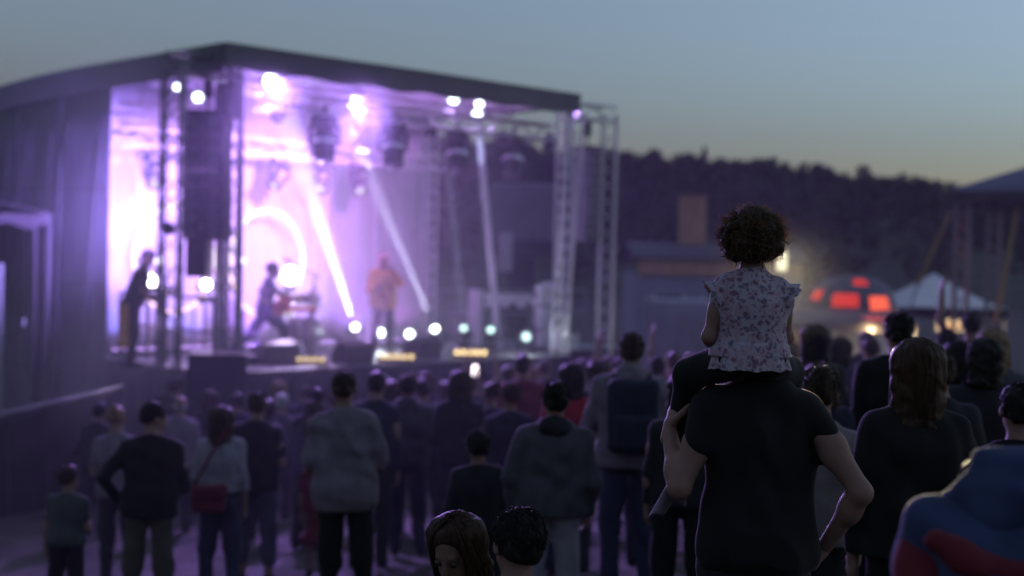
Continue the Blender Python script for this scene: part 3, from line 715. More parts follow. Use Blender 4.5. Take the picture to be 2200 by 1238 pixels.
for x, y, z, rr in ((.25, -.1, .78, .15), (.6, -.12, .78, .16), (.05, .25, .55, .19)):
    MB().lathe([(rr, 0), (rr + .008, .01), (rr + .008, .2), (rr, .21)], 20, (x, y, z)).build('drum', mat('drum_shell', (.05, .04, .07)), dk, True)
    MB().tube((x, y, 0), (x, y, z), .012).build('drum_stand', M_BLACK, dk)
bp = on_deck(645, 770); b_ = thing('water_bottle', 'White water bottle standing at the stage edge', 'bottle', bp)
MB().lathe([(.045, 0), (.05, .01), (.05, .17), (.02, .22), (.018, .25)], 14).build('bottle', mat('frosted_plastic', (.75, .75, .8), .3), b_, True); MB().lathe([(.02, .25), (.02, .275)], 12).build('cap', M_PALE, b_)
# right wing: second keyboard under a white cover, loudspeaker on a pole, pale wrapped case
def wing(px, py, t):
    u, t, z = hit_t(px, py, t); return SW(u, t, DECK), z - DECK
p, zt = wing(1092, 634, 2.6)
r = thing('covered_table', 'White covered equipment table on the right stage wing', 'table', p, TH - .7)
MB().box((0, 0, zt), (.98, .45, .05)).build('top', M_PALE, r, bevel=.01)
MB().slab(lambda i, j: Vector((-.48 + .96 * i, -.23 - .015 * math.sin(i * 33), zt - (.2 + .05 * math.sin(i * 19) + .03 * math.sin(i * 41)) * j)), 40, 4, (0, .008, 0)).build('cover', mat('white_cloth', (.7, .68, .72), .85), r)
for a in (-.42, .42):
    for b in (-.16, .16): MB().tube((a, b, 0), (a, b, zt), .02).build('leg', M_ALUD, r)
p, zt = wing(1086, 500, 3.2); _, zb = wing(1086, 584, 3.2)
r = thing('pole_loudspeaker', 'Loudspeaker on a pole lit violet above the covered table', 'loudspeaker', p, TH - .5)
MB().box((0, 0, (zt + zb) / 2), (.26, .27, zt - zb), None, .96).build('cabinet', mat('grey_cabinet', (.34, .32, .36), .6, .1), r, bevel=.03); MB().tube((0, 0, 0), (0, 0, zb), .02).build('pole', M_ALUD, r)
for k in range(3): MB().tube((0, 0, .35), (.4 * math.cos(k * 2.1), .4 * math.sin(k * 2.1), 0), .014).build('tripod_leg', M_ALUD, r)
p, zt = wing(1172, 612, 1.6)
r = thing('wrapped_case', 'Tall pale wrapped equipment case beside the slanting tower leg', 'case', p, TH - .4)
v, f = solid([('b', (0, 0, zt / 2), (.17, .15, zt / 2), None, .06, 0), ('e', (.02, 0, zt - .06), (.15, .13, .13), None, .05)], .02, wrinkle=(.012, 14, 5)); obj('wrapping', np_mesh('wrapping', v, f), mat('white_cloth', (.7, .68, .72)), r)
for z in (.35, .8): MB().box((0, 0, z), (.36, .32, .03)).build('strap', M_BLACK, r)
p, zt = wing(1022, 622, 2.9); r = thing('flight_case', 'Upright grey flight case left of the covered table', 'case', p, TH)
MB().box((0, 0, zt / 2), (.12, .3, zt)).build('body', M_PALE, r, bevel=.01); MB().box((0, -.16, zt * .6), (.06, .02, .1)).build('latch', M_ALU, r)
p = SW(8.3, .95, DECK); r = thing('stage_box', 'White box at the front corner of the right stage wing', 'box', p, TH - .3)
MB().box((0, 0, .14), (.42, .3, .28)).build('body', M_PALE, r, bevel=.02); MB().box((0, 0, .29), (.44, .32, .02)).build('lid', M_PALE, r)

# ------------------------------------------------------------------ stage smoke
M_SMOKE = bpy.data.materials.new('stage_smoke'); M_SMOKE.use_nodes = True
nt = M_SMOKE.node_tree; nt.nodes.remove(nt.nodes['Principled BSDF']); pv = nt.nodes.new('ShaderNodeVolumePrincipled')
pv.inputs['Color'].default_value = (.95, .93, 1, 1); pv.inputs['Density'].default_value = .030; pv.inputs['Anisotropy'].default_value = .25
nt.links.new(pv.outputs[0], nt.nodes['Material Output'].inputs['Volume'])
sm = MB().box((1.9, 1.45, 3.4), (8.6, 4.55, 5.75)).build('stage_smoke', M_SMOKE)
sm.location = SO; sm.rotation_euler = (0, 0, TH); tag(sm, 'violet stage smoke hanging under the roof', 'smoke', kind='stuff')
M_BEAM_CONE = M_SMOKE.copy(); M_BEAM_CONE.name = 'beam_cone_smoke'; [n for n in M_BEAM_CONE.node_tree.nodes if n.type == 'PRINCIPLED_VOLUME'][0].inputs['Density'].default_value = .09
for k, (o_, d_, a_) in enumerate(BEAMS):           # denser smoke cones added along the four beams so they show
    zmax = (roof_z(1) - .45 - o_.z) / max(.05, d_.z); L = zmax
    if d_.dot(SV) > .01: L = min(L, (BACK - .12 - (o_ - SO).dot(SV)) / d_.dot(SV))
    t2 = math.tan(rad(a_ / 2)) * 1.02
    pm = MB().lathe([(.05, 0), (.05 + t2 * L, L)], 24, (0, 0, 0), d_.to_track_quat('Z', 'Y').to_matrix()).build('beam_smoke_cone', M_BEAM_CONE, None, True)
    pm.location = o_; tag(pm, '%s added smoke cone from the left shaped to show a lamp beam' % ORD[k].capitalize(), 'smoke', 'added beam cones above the deck', 'stuff')
M_HAZE = M_SMOKE.copy(); M_HAZE.name = 'added_haze'; [n for n in M_HAZE.node_tree.nodes if n.type == 'PRINCIPLED_VOLUME'][0].inputs['Density'].default_value = .0036
df = MB().box((-1.2, 13.8, 2.2), (15.4, 10.2, 5.6)).build('added_haze', M_HAZE); tag(df, 'thin haze added over the front rows to lift their shadows violet', 'smoke', kind='stuff')  # haze box added to lift the shadows of the crowd towards violet

# ------------------------------------------------------------------ left edge: side tent and covered barrier
M_GREYCAN = mat('grey_canvas', (.085, .08, .09), .8, .1, 3)
tp = at(88, 860, 23.0); tp.z = ground_z(tp.x, tp.y)
zE = at(100, 470, 23.0).z - tp.z; zR = at(60, 438, 23.0).z - tp.z
tent = thing('side_tent', 'Tall grey side tent at the left edge of the picture', 'tent', tp)
for (x, y) in ((0, 0), (-3, 0), (-3, 2.6), (0, 2.6)): MB().tube((x + .06 * (y < 1), y, 0), (x + .1 * (y < 1), y, zE), .045, 10).build('post', M_GREYCAN, tent)
MB().slab(lambda i, j: Vector((-3.15 + 3.3 * i, -.1 + 2.8 * j, zE + (zR - zE + .1) * (1 - abs(2 * i - 1)) ** .6 * .8 + .05)), 16, 6, (0, 0, -.02)).build('roof', M_GREYCAN, tent, True)
MB().slab(lambda i, j: Vector((-3.14 + 3.28 * i, -.12, zE + .08 - (.22 + .05 * math.sin(i * 30)) * j)), 30, 2, (0, .015, 0)).build('valance', M_GREYCAN, tent, True)
MB().slab(lambda i, j: Vector((-.22 + .03 * math.sin(j * 5 + i * 4), .15 + 2.3 * i, zE * (1 - j))), 12, 8, (.012, 0, 0)).build('side_curtain', mat('dark_canvas', (.07, .065, .075), .85, .2, 3), tent, True)
MB().slab(lambda i, j: Vector((-3.0 + 2.8 * i, 2.5 + .05 * math.sin(i * 20), zE * (1 - j))), 30, 6, (0, .012, 0)).build('rear_curtain', mat('dark_canvas', (.07, .065, .075)), tent, True)
q = at(-4, 640, 22.6); r = thing('white_panel', 'Narrow white panel standing inside the side tent at the picture edge', 'panel', (q.x, q.y, ground_z(q.x, q.y)))
zz = at(0, 566, 22.6).z - r.location.z; MB().box((0, 0, zz / 2), (.16, .05, zz)).build('board', mat('white_board', (.28, .30, .29), .6, .05), r, bevel=.005); MB().box((0, 0, .03), (.3, .4, .06)).build('foot', M_ALUD, r)
q = at(52, 690, 22.4); r = thing('hanging_sign', 'Small white tag hung inside the side tent', 'tag', (q.x, q.y, q.z - .08)); MB().box((0, 0, .06), (.05, .01, .13)).build('card', M_PALE, r); MB().tube((0, 0, .12), (0, 0, zE + tp.z - q.z), .004, 5).build('string', M_BLACK, r)

A = at(-70, 908, 17.3); B = at(262, 832, 20.6)
A0 = Vector((A.x, A.y, ground_z(A.x, A.y))); B0 = Vector((B.x, B.y, ground_z(B.x, B.y)))
bar = thing('covered_barrier', 'Low barrier covered in dark cloth running from the left edge to the stage', 'barrier', A0)
M_SCRIM = mat('dark_scrim', (.013, .012, .015), .9, .3, 2.5, .1)
NB = 4
for k in range(NB + 1):
    t = k / NB; p = A0.lerp(B0, t) - A0; h = (A.z + (B.z - A.z) * t) - (A0.z + (B0.z - A0.z) * t)
    MB().tube(p + Vector((0, .12, -.1)), p + Vector((0, .12, h - .03)), .025, 8).build('post', M_ALUD, bar)
for k in range(NB):
    def fn(i, j):
        t = (k + .01 + .98 * i) / NB; b = A0.lerp(B0, t) - A0; h = (A.z + (B.z - A.z) * t) - (A0.z + (B0.z - A0.z) * t)
        sag = -.035 * math.sin(math.pi * i)
        return b + Vector((0, -.10 * (1 - j) ** 2 + .03 * math.sin(i * 9 + j * 4 + k) * (1 - j) + .02 * math.sin(j * 9 - i * 6), -.08 + (h + .08 + sag) * j))
    MB().slab(fn, 30, 12, (0, .02, 0)).build('cloth_panel', M_SCRIM, bar, True)
    t0, t1 = k / NB, (k + 1) / NB
    a = A0.lerp(B0, t0) - A0 + Vector((0, .1, (A.z + (B.z - A.z) * t0) - A0.lerp(B0, t0).z)); b = A0.lerp(B0, t1) - A0 + Vector((0, .1, (A.z + (B.z - A.z) * t1) - A0.lerp(B0, t1).z))
    MB().tube(a, b, .03, 8).build('top_rail', M_ALUD, bar)

# ------------------------------------------------------------------ right background
M_WALL = mat('blue_grey_render', (.20, .22, .30), .85, .12, .8); M_TIMBER = mat('warm_lit_timber', (.42, .24, .12), .8, .2, 1.5, stretch=(6, 6, 1)); M_RF = mat('slate_roof', (.05, .05, .06), .7, .2, 4)  # timber colour holds the warm light on the eaves and tower
D = 46.0
b0 = at(1368, 700, D); bx = at(1720, 700, D).x - b0.x; zt = at(1450, 592, D).z; ztt = at(1450, 560, D).z
hall = thing('long_hall', 'Low blue grey hall with a timber band tinted as if warm lit under its roof', 'building', (b0.x, D, 0))
MB().box((bx / 2, 3, zt / 2), (bx, 6, zt)).build('wall', M_WALL, hall)
nb = 9
for k in range(nb): MB().box((bx / nb * (k + .5), -.06, (zt + ztt) / 2), (bx / nb - .02, .14, ztt - zt)).build('fascia_board', M_TIMBER, hall, bevel=.01)
MB().slab(lambda i, j: Vector((-.2 + (bx + .4) * i, -.25 + 6.6 * j, ztt + .02 + .5 * math.sin(j * 3.14))), 4, 8, (0, 0, .08)).build('roof', M_RF, hall)
for k in range(3):
    w = MB().box((1.0 + k * 1.6, -.02, zt * .68), (.9, .06, .6)).build('window', mat('dark_glass', (.03, .035, .05), .1, .1, 2, spec=.7), hall)
    for s in (-1, 1): MB().box((1.0 + k * 1.6 + s * .47, -.04, zt * .68), (.05, .1, .7)).build('frame', M_PALE, w)
    MB().box((1.0 + k * 1.6, -.05, zt * .68 - .36), (1.05, .14, .05)).build('sill', M_PALE, w)
t0 = at(1460, 553, D + 2.5); t1 = at(1517, 420, D + 2.5)
tw = thing('timber_tower', 'Square timber tower coloured as if warm lit rising behind the long hall', 'tower', ((t0.x + t1.x) / 2, D + 3.3, 0))
ww = t1.x - t0.x
for k in range(5): MB().box((-ww / 2 + ww / 5 * (k + .5), -.8, t1.z / 2), (ww / 5 - .012, .1, t1.z)).build('board', M_TIMBER, tw, bevel=.006)
for k in range(5): MB().box((ww / 2, -.72 + ww / 5 * (k + .5), t1.z / 2), (.06, ww / 5 - .012, t1.z)).build('board', M_TIMBER, tw, bevel=.006)
MB().box((0, -.3, t1.z / 2 - .02), (ww - .1, .9, t1.z - .04)).build('core', M_TIMBER, tw)
MB().box((0, -.3, t1.z + .05), (ww + .2, 1.3, .08)).build('cap', M_RF, tw)
p = at(1398, 740, 40.0); e = at(1545, 740, 40.0); zc = at(1450, 646, 40.0).z
ct = thing('pale_container', 'Pale grey container standing in front of the long hall', 'container', (p.x, 40.0, 0))
cw = e.x - p.x; MB().box((cw / 2, 1.2, zc / 2), (cw, 2.3, zc)).build('body', mat('pale_container', (.30, .30, .38), .7, .1, 1), ct, bevel=.03)
for k in range(12): MB().box((cw / 12 * (k + .5), .03, zc / 2), (cw / 12 * .5, .06, zc * .9)).build('corrugation', mat('pale_container', (.3, .3, .38)), ct)
MB().box((cw * .6, -.01, zc * .42), (.8, .05, zc * .8)).build('door', mat('door_grey', (.2, .2, .25), .7), ct)
# truck body parked behind the stage, glimpsed through its open right side
p = at(1046, 560, 36.0); e = at(1192, 560, 36.0); z1 = at(1100, 392, 36.0).z; z0 = at(1100, 524, 36.0).z
tk = thing('covered_lorry', 'Dark covered lorry parked behind the open right side of the stage', 'lorry', (p.x, 36.0, 0))
tw_ = e.x - p.x; MB().box((tw_ / 2, 3, (z1 + z0) / 2), (tw_, 6, z1 - z0)).build('cargo_cover', mat('violet_canvas', (.16, .13, .19), .8, .1, 2), tk, bevel=.15)
MB().box((tw_ / 2, 3, z0 - .15), (tw_ * .9, 5.6, .3)).build('chassis', M_BLACK, tk)
for sx in (.12, .88):
    for y in (1, 4.6): MB().lathe([(.2, -.14), (.48, -.14), (.5, -.1), (.5, .1), (.48, .14), (.2, .14)], 18, (tw_ * sx, y, .5), Matrix.Rotation(rad(90), 3, 'Y')).build('wheel', M_BLACK, tk)
MB().box((tw_ / 2, 7.1, 1.4), (tw_ * .9, 1.8, 2.0), None, .92).build('cab', M_BLACK, tk, bevel=.1); MB().box((tw_ / 2, 3, z0 * .5), (tw_ * .5, 3, z0 - .6)).build('fuel_tank', M_BLACK, tk, bevel=.1)
# tall lamp behind the child's head
p = at(1678, 560, 40.0); zt = at(1678, 538, 40.0).z; zb = at(1678, 582, 40.0).z; g = 0
fl = thing('floodlight_column', 'Warm white light column glowing behind the head of the seated child', 'lamp', (p.x, 40, 0))
MB().tube((0, 0, 0), (0, 0, zb), .09, 10).build('pole', M_ALUD, fl); MB().box((0, 0, (zt + zb) / 2), (.30, .24, zt - zb)).build('housing', M_ALUD, fl, bevel=.02)
MB().box((0, -.135, (zt + zb) / 2), (.27, .02, (zt - zb) * .96)).build('diffuser', glow('warm_column', (1, .93, .62), 1.25), fl)
lamp('SPOT', 'column_light', (0, -.35, (zt + zb) / 2), Vector((.85 - p.x, 4.7 - 40, -.3)), 260000, (1, .86, .5), .22, 1.7, .6, fl)

# red-lit domed kiosk
p = at(1828, 650, 36.0); S = 36 / FPX
ks = thing('domed_kiosk', 'Grey domed kiosk with glowing red windows beyond the stall', 'kiosk', (p.x, 36, 0))
zt = at(1828, 591, 36).z; zb = at(1828, 668, 36).z; R0 = 1.12
MB().lathe([(R0, 0), (R0, zb - .06)], 28).build('drum', M_WALL, ks, True)
Hd = zt - zb
MB().lathe([(R0 + .05, zb - .07), (R0 + .05, zb), (R0 * .97, zb + Hd * .35), (R0 * .82, zb + Hd * .68), (R0 * .5, zb + Hd * .92), (.05, zb + Hd)], 28).build('dome', mat('kiosk_dome', (.11, .11, .14), .7, .2, 2), ks, True)
M_RED = glow('red_window', (1, .055, .035), .62); M_REDH = glow('red_window_hot', (1, .13, .06), 1.2)
def dome_patch(a0, a1, h0, h1, m):
    def fn(i, j):
        h = h0 + (h1 - h0) * j; r = R0 * math.sqrt(max(0, 1 - (h * .98) ** 2)) + .03; a = rad(a0 + (a1 - a0) * i)
        return Vector((r * math.sin(a), -r * math.cos(a), zb + Hd * h))
    w = MB().slab(fn, 8, 4, (0, -.03, 0)).build('window', m, ks, True)
    return w
dome_patch(-78, -58, .30, .68, M_RED); dome_patch(-38, -4, .14, .50, M_RED); dome_patch(11, 40, .06, .44, M_REDH); dome_patch(-10, 18, .72, .90, M_RED)
lamp('SPOT', 'red_glow', (.3, -1.6, zb + .3), Vector((-7.4, -30, -.6)), 700, (1, .07, .05), .4, 50, .8, ks)

# stall with awning and warm light
D = 33.5
p0 = at(1615, 690, D); p1 = at(1965, 690, D); w = p1.x - p0.x; ze = at(1800, 694, D).z; zr = at(1800, 664, D + 1.5).z
st = thing('market_stall', 'Stall with a brown awning and warm lamps below the red windows', 'stall', (p0.x, D, 0))
M_AWN = mat('brown_awning', (.22, .17, .16), .8, .15, 2)
MB().slab(lambda i, j: Vector((w * i, -.2 + 1.7 * j, ze + (zr - ze) * j - .04 * math.sin(i * 25) * (1 - j))), 40, 4, (0, 0, .015)).build('awning', M_AWN, st, True)
for k in range(16): MB().slab(lambda i, j: Vector((w / 16 * (k + i), -.21, ze - (.16 + .06 * math.sin(i * 3.14)) * j)), 6, 2, (0, .01, 0)).build('valance_flap', M_AWN, st)
for x in (.03, w / 2, w - .03): MB().tube((x, -.15, 0), (x, -.15, ze), .035, 8).build('post', M_ALUD, st)
MB().box((w / 2, .1, .5), (w * .95, .5, 1.0)).build('counter', mat('stall_counter', (.3, .22, .12), .7, .2, 3), st, bevel=.01)
MB().box((w / 2, 2.2, 1.2), (w, .06, 2.4)).build('rear_wall', mat('stall_wall', (.4, .3, .16), .8, .2, 1), st)
for px, s in ((1867, 1.0), (1951, .55)):
    q = at(px, 712, D - .05) - Vector((p0.x, D, 0))
    MB().lathe([(.004, -.06), (.055, -.04), (.07, 0), (.055, .04), (.004, .06)], 12, q).build('bulb', glow('stall_bulb%d' % px, (.92, 1.0, .80), 3.0 * s), st, True)
    MB().tube(q + Vector((0, 0, .05)), q + Vector((0, 0, ze - q.z)), .008, 5).build('flex', M_BLACK, st)
    lamp('POINT', 'bulb_light', q + Vector((0, -.15, -.02)), (0, 0, -1), 80 * s, (1, .8, .42), .08, parent=st)

# white pyramid tent with a lit sign
D = 38.0
pk = at(2030, 588, D); e0 = at(1918, 652, D); e1 = at(2164, 668, D); zE = (e0.z + e1.z) / 2; hw = (e1.x - e0.x) / 2; cx = (e0.x + e1.x) / 2
pt = thing('pyramid_tent', 'White pyramid tent with concave peak right of the stall', 'tent', (cx, D + hw, 0))
def pyr(side):
    def fn(i, j):
        k = 1 - j; x = (2 * i - 1) * hw * k; y = -hw * k; z = zE + (pk.z - zE) * (j ** 1.35) - .06 * math.sin(math.pi * i) * k
        p = Vector((x, y, z)); return Matrix.Rotation(side * math.pi / 2, 3, 'Z') @ p
    return fn
M_WHT = mat('white_canvas', (.74, .74, .78), .8, .06, 2, trans=.15)
for s in range(4):
    MB().slab(pyr(s), 12, 12, (0, 0, -.015)).build('roof_panel', M_WHT, pt, True)
    MB().slab(lambda i, j: Matrix.Rotation(s * math.pi / 2, 3, 'Z') @ Vector(((2 * i - 1) * hw, -hw - .01, zE - .02 - (.28 + .02 * math.sin(i * 20)) * j)), 16, 2, (0, 0, -.004)).build('valance', M_WHT, pt)
for x in (-1, 1):
    for y in (-1, 1): MB().tube((x * hw * .97, y * hw * .97, 0), (x * hw * .97, y * hw * .97, zE), .035, 8).build('post', M_ALU, pt)
p0 = at(2020, 701, D - .4); p1 = at(2082, 701, D - .4); h = at(2050, 690, D - .4).z - at(2050, 712, D - .4).z
sg = thing('lit_sign', 'Small warm lit sign board hanging under the pyramid tent', 'sign', ((p0.x + p1.x) / 2, D - .4 + .35, p0.z - h / 2)); sw = p1.x - p0.x
MB().box((0, 0, h / 2), (sw + .06, .08, h + .06)).build('frame', M_ALUD, sg, bevel=.01); MB().box((0, -.05, h / 2), (sw, .02, h)).build('face', glow('sign_face', (1, .72, .36), 1.0), sg)
for z in (.36, .62): MB().box((0, -.064, h * z), (sw * .8, .006, h * .07)).build('stripe', mat('sign_print', (.35, .15, .05), .7), sg)
for x in (-.3, .3): MB().tube((x, 0, h), (x, .1, zE - p0.z + h / 2 - .05), .006, 5).build('hanger', M_BLACK, sg)
lamp('POINT', 'sign_light', (0, -.5, h / 2), (0, -1, 0), 70, (1, .65, .3), .2, parent=sg)

# sound tower canopy at the right edge
D = 27.0
c0 = at(2036, 409, D); ztp = at(2230, 330, D + 2.2).z; W = 4.4
ft = thing('mixing_canopy', 'Tall blue roofed canopy on truss legs at the right edge', 'canopy', (c0.x, D, 0), rad(-27)); ze = c0.z
M_BLU = mat('blue_canvas', (.10, .11, .17), .8, .1, 2)
for s in range(4):
    def fn(i, j):
        k = 1 - j; p = Vector(((2 * i - 1) * W / 2 * k, -W / 2 * k, (ztp - ze) * j)); p = Matrix.Rotation(s * math.pi / 2, 3, 'Z') @ p
        return p + Vector((W / 2, W / 2, ze))
    MB().slab(fn, 8, 8, (0, 0, -.02)).build('roof_panel', M_BLU, ft, True)
    MB().slab(lambda i, j: Matrix.Rotation(s * math.pi / 2, 3, 'Z') @ Vector(((2 * i - 1) * W / 2, -W / 2 - .02, -.02 - .2 * j)) + Vector((W / 2, W / 2, ze)), 8, 1, (0, 0, -.004)).build('valance', mat('dark_canvas', (.07, .065, .075)), ft)
for x, y in ((.25, .25), (W - .25, .25), (W - .25, W - .25), (.25, W - .25)): truss('leg', (x, y, 0), (x, y, ze - .02), None, .24, M_ALUD, parent=ft)
CI = Matrix.Rotation(rad(27), 3, 'Z')
def strap(a, b, nm='strap'): MB().tube(CI @ (Vector(a) - Vector((c0.x, D, 0))), CI @ (Vector(b) - Vector((c0.x, D, 0))), .045, 6).build(nm, mat('yellow_strap', (.22, .15, .04), .7, .1), ft)
sa = at(2042, 455, D + .2); sb = at(1955, 650, D + 1.5); sb.z = 0.0; strap(sa, at(1972, 612, D + .3)); MB().tube(CI @ (at(1972, 612, D + .3) - Vector((c0.x, D, 0))), CI @ (at(1940, 712, D + .35) - Vector((c0.x, D, 0))), .02, 6).build('guy_rope', M_ALUD, ft)
strap(at(2188, 440, D - .2), at(2138, 700, D - 1.2))
bp_ = at(1940, 760, D + .35); 

# ------------------------------------------------------------------ people
SKIN = [mat('skin_light', (.20, .115, .088), .6, .08, 12), mat('skin_mid', (.165, .092, .066), .6, .08, 12), mat('skin_tan', (.26, .14, .09), .55, .08, 12)]
def cloth(nm, col, var=.18): return mat('cloth_' + nm, col, .9, var, 9, .12, sheen=.05)
def hairm(nm, col): return mat('hair_' + nm, col, .55, .45, 60, .4, stretch=(1, 1, .12), spec=.16)
HAIRC = dict(black=(.012, .010, .010), dark=(.030, .018, .011), brown=(.032, .017, .009), light=(.16, .10, .055), grey=(.25, .24, .24), pink=(.6, .3, .36))
CLO = dict(black=(.006, .006, .007), char=(.016, .015, .019), navy=(.014, .016, .032), grey=(.055, .050, .062), lgrey=(.135, .112, .138), white=(.19, .18, .21), olive=(.05, .055, .04), khaki=(.055, .046, .038), denim=(.022, .026, .055), ldenim=(.055, .058, .095),
           red=(.22, .012, .02), dred=(.11, .012, .02), purple=(.05, .034, .075), green=(.04, .055, .05), blue=(.028, .042, .095), orange=(.55, .25, .07), brown=(.09, .06, .045), cream=(.15, .13, .13))
def V3(*a): return np.array(a, dtype=float)
ARM = {  # upper arm, forearm directions for the right side (x is mirrored on the left); facing +y
 'down': ((.16, -.04, -1), (.05, .2, -1)), 'hold': ((.2, .02, -1), (-.15, .95, .12)), 'fold': ((.28, .12, -1), (-.95, .5, .12)), 'phone': ((.25, .6, -.55), (-.25, .55, .85)),
 'hip': ((.6, -.25, -.85), (-.5, .45, -.75)), 'raise': ((.3, .2, .9), (-.05, .15, 1)), 'pocket': ((.28, -.12, -1), (-.12, .35, -.9)), 'clap': ((.22, .5, -.75), (-.42, .5, .8)), 'mouth': ((.2, .75, -.5), (-.55, .1, .9)), 'high': ((.25, .45, .8), (-.2, .2, 1))}
def skeleton(H, build=1.0, arms=('down', 'down'), stance=.0, lean=0.0, sit=None, over=None, twist=0.0):
    s = H / 1.75; hz = s ** .42; J = {}
    zs = H - .235 * hz - .085 * s; zh = .515 * H; sw = .168 * s * build
    J['s'] = s; J['hz'] = hz; J['build'] = build
    J['pel'] = V3(0, 0, zh + .03 * s); J['waist'] = V3(0, .0, zh + .17 * s); J['chest'] = V3(0, .0, zs - .12 * s); J['sh'] = [V3(-sw, -.01 * s, zs - .03 * s), V3(sw, -.01 * s, zs - .03 * s)]
    J['neck'] = V3(0, -.005 * s, zs + .05 * s); J['head'] = V3(0, .02 * s, H - .118 * hz)
    J['el'] = []; J['wr'] = []; J['hd'] = []
    for i, sg in ((0, -1), (1, 1)):
        a = arms[i]; u, f = ARM[a] if isinstance(a, str) else a
        u = V3(sg * u[0], u[1], u[2]); f = V3(sg * f[0], f[1], f[2]); u /= np.linalg.norm(u); f /= np.linalg.norm(f)
        el = J['sh'][i] + u * .295 * s; J['el'].append(el); J['wr'].append(el + f * .25 * s); J['hd'].append(f)
    if lean:
        R = np.array(Matrix.Rotation(-rad(lean), 3, 'X'))
        for k in ('waist', 'chest', 'neck', 'head'): J[k] = J['pel'] + R @ (J[k] - J['pel'])
        for k in ('sh', 'el', 'wr'): J[k] = [J['pel'] + R @ (q - J['pel']) for q in J[k]]
        J['hd'] = [R @ q for q in J['hd']]
    J['hip'] = [V3(-.092 * s, 0, zh), V3(.092 * s, 0, zh)]
    J['kn'] = [V3(-.105 * s - .02 * stance, .02 + .05 * stance, .275 * H), V3(.105 * s + .03 * stance, .02, .275 * H)]
    J['an'] = [V3(-.11 * s - .03 * stance, -.02 + .06 * stance, .045 * H), V3(.12 * s + .05 * stance, -.03, .045 * H)]
    if over: J.update(over)
    return J
def unit(v): return v / (np.linalg.norm(v) + 1e-9)
def hand_prims(w, d, palm, s, side, curl=.5, fat=1.0):
    """palm: direction the palm faces; side: the direction of the thumb"""
    d = unit(d); palm = unit(palm - d * np.dot(palm, d)); lat = unit(np.cross(d, palm)); lat = lat if np.dot(lat, side) > 0 else -lat
    R = Matrix((lat, d, palm)).transposed(); q = s * fat
    P = [('c', w - d * .03 * s, w + d * .02 * s, .026 * q, .024 * q, .02), ('e', w + d * .055 * s, (.040 * q, .050 * s, .017 * q), R, .015)]
    for k, (o, L) in enumerate(((.027, .072), (.009, .082), (-.010, .076), (-.028, .060))):
        a = w + d * .095 * s + lat * o * s; c1 = curl * (1 + .12 * k)
        d1 = unit(d * math.cos(c1) + palm * math.sin(c1) + lat * o * 1.2); b = a + d1 * L * .5 * s
        d2 = unit(d * math.cos(2.3 * c1) + palm * math.sin(2.3 * c1)); c = b + d2 * L * .5 * s
        P += [('c', a - d * .02 * s, b, .0105 * q, .0095 * q, .006), ('c', b, c, .0095 * q, .0078 * q, .004)]
    a = w + d * .03 * s + lat * .03 * s; d1 = unit(d * .55 + lat * .75 + palm * .3); b = a + d1 * .045 * s; c = b + unit(d * .85 + lat * .3 + palm * .4) * .034 * s
    P += [('c', a, b, .014 * q, .0115 * q, .012), ('c', b, c, .0115 * q, .009 * q, .004)]
    return P
def torso_prims(J, g=0.0, k=.06, hips=True):
    s = J['s']; b = J['build']; w = V3(1, 0, 0) * s * b; P = []
    def bar(c, half, r): P.append(('c', c - w * half, c + w * half, r * s * (.5 + .5 * b) + g, r * s * (.5 + .5 * b) + g, k * s))
    c = J['chest']; up = unit(J['neck'] - J['pel'])
    if hips: bar(J['pel'], .068, .102)
    if g > 0: bar(J['waist'] * .5 + J['pel'] * .5, .066, .099); bar(J['waist'] * .5 + c * .5, .070, .096)
    bar(J['waist'], .055 + (.010 if g > 0 else 0), .092 + (.006 if g > 0 else 0)); bar(c - up * .03 * s, .074, .096); bar(c + up * .035 * s, .078, .078)
    for i, sg in ((0, -1), (1, 1)):
        P.append(('c', J['neck'] + V3(sg * .025 * s, -.01 * s, -.03 * s), J['sh'][i] + V3(-sg * .012 * s, 0, -.012 * s), .042 * s + g * .6, .046 * s + g * .7, k * s))
    P.append(('c', c, J['neck'], .075 * s + g, .055 * s + g * .5, k * s))
    return P
def arm_prims(J, i, g=0.0, frac=2.0, k=.03):
    s = J['s']; S, E, W = J['sh'][i], J['el'][i], J['wr'][i]; P = []
    if frac <= 1.0: P.append(('c', S, S + (E - S) * frac, .050 * s + g, .045 * s + g * 1.25, k))
    else:
        P.append(('c', S, E, .048 * s + g, .038 * s + g, k)); f = min(1, frac - 1); P.append(('c', E, E + (W - E) * f, .039 * s + g, (.039 - .013 * f) * s + g, k * .6))
        if g == 0: P += [('e', E + (W - E) * .28, (.037 * s, .037 * s, .05 * s), None, .03), ('e', S + (E - S) * .5, (.046 * s, .046 * s, .06 * s), None, .03)]
    return P
def leg_prims(J, i, g=0.0, frac=2.0, flare=0.0, k=.03):
    s = J['s']; A, B, C = J['hip'][i], J['kn'][i], J['an'][i]; P = []
    f = min(1, frac); P.append(('c', A, A + (B - A) * f, .080 * s + g, (.080 - .024 * f) * s + g + flare, k))
    if frac > 1: f = frac - 1; P.append(('c', B, B + (C - B) * f, .056 * s + g, (.056 - .02 * f) * s + g + flare, k))
    return P
def head_frame(J, yaw=0.0, pitch=0.0, roll=0.0):
    return Matrix.Rotation(rad(yaw), 3, 'Z') @ Matrix.Rotation(rad(pitch), 3, 'X') @ Matrix.Rotation(rad(roll), 3, 'Y')
def HP(J, R, p):  # head-local point to body space
    return J['head'] + np.array(R @ (Vector(p) * J['hz']))
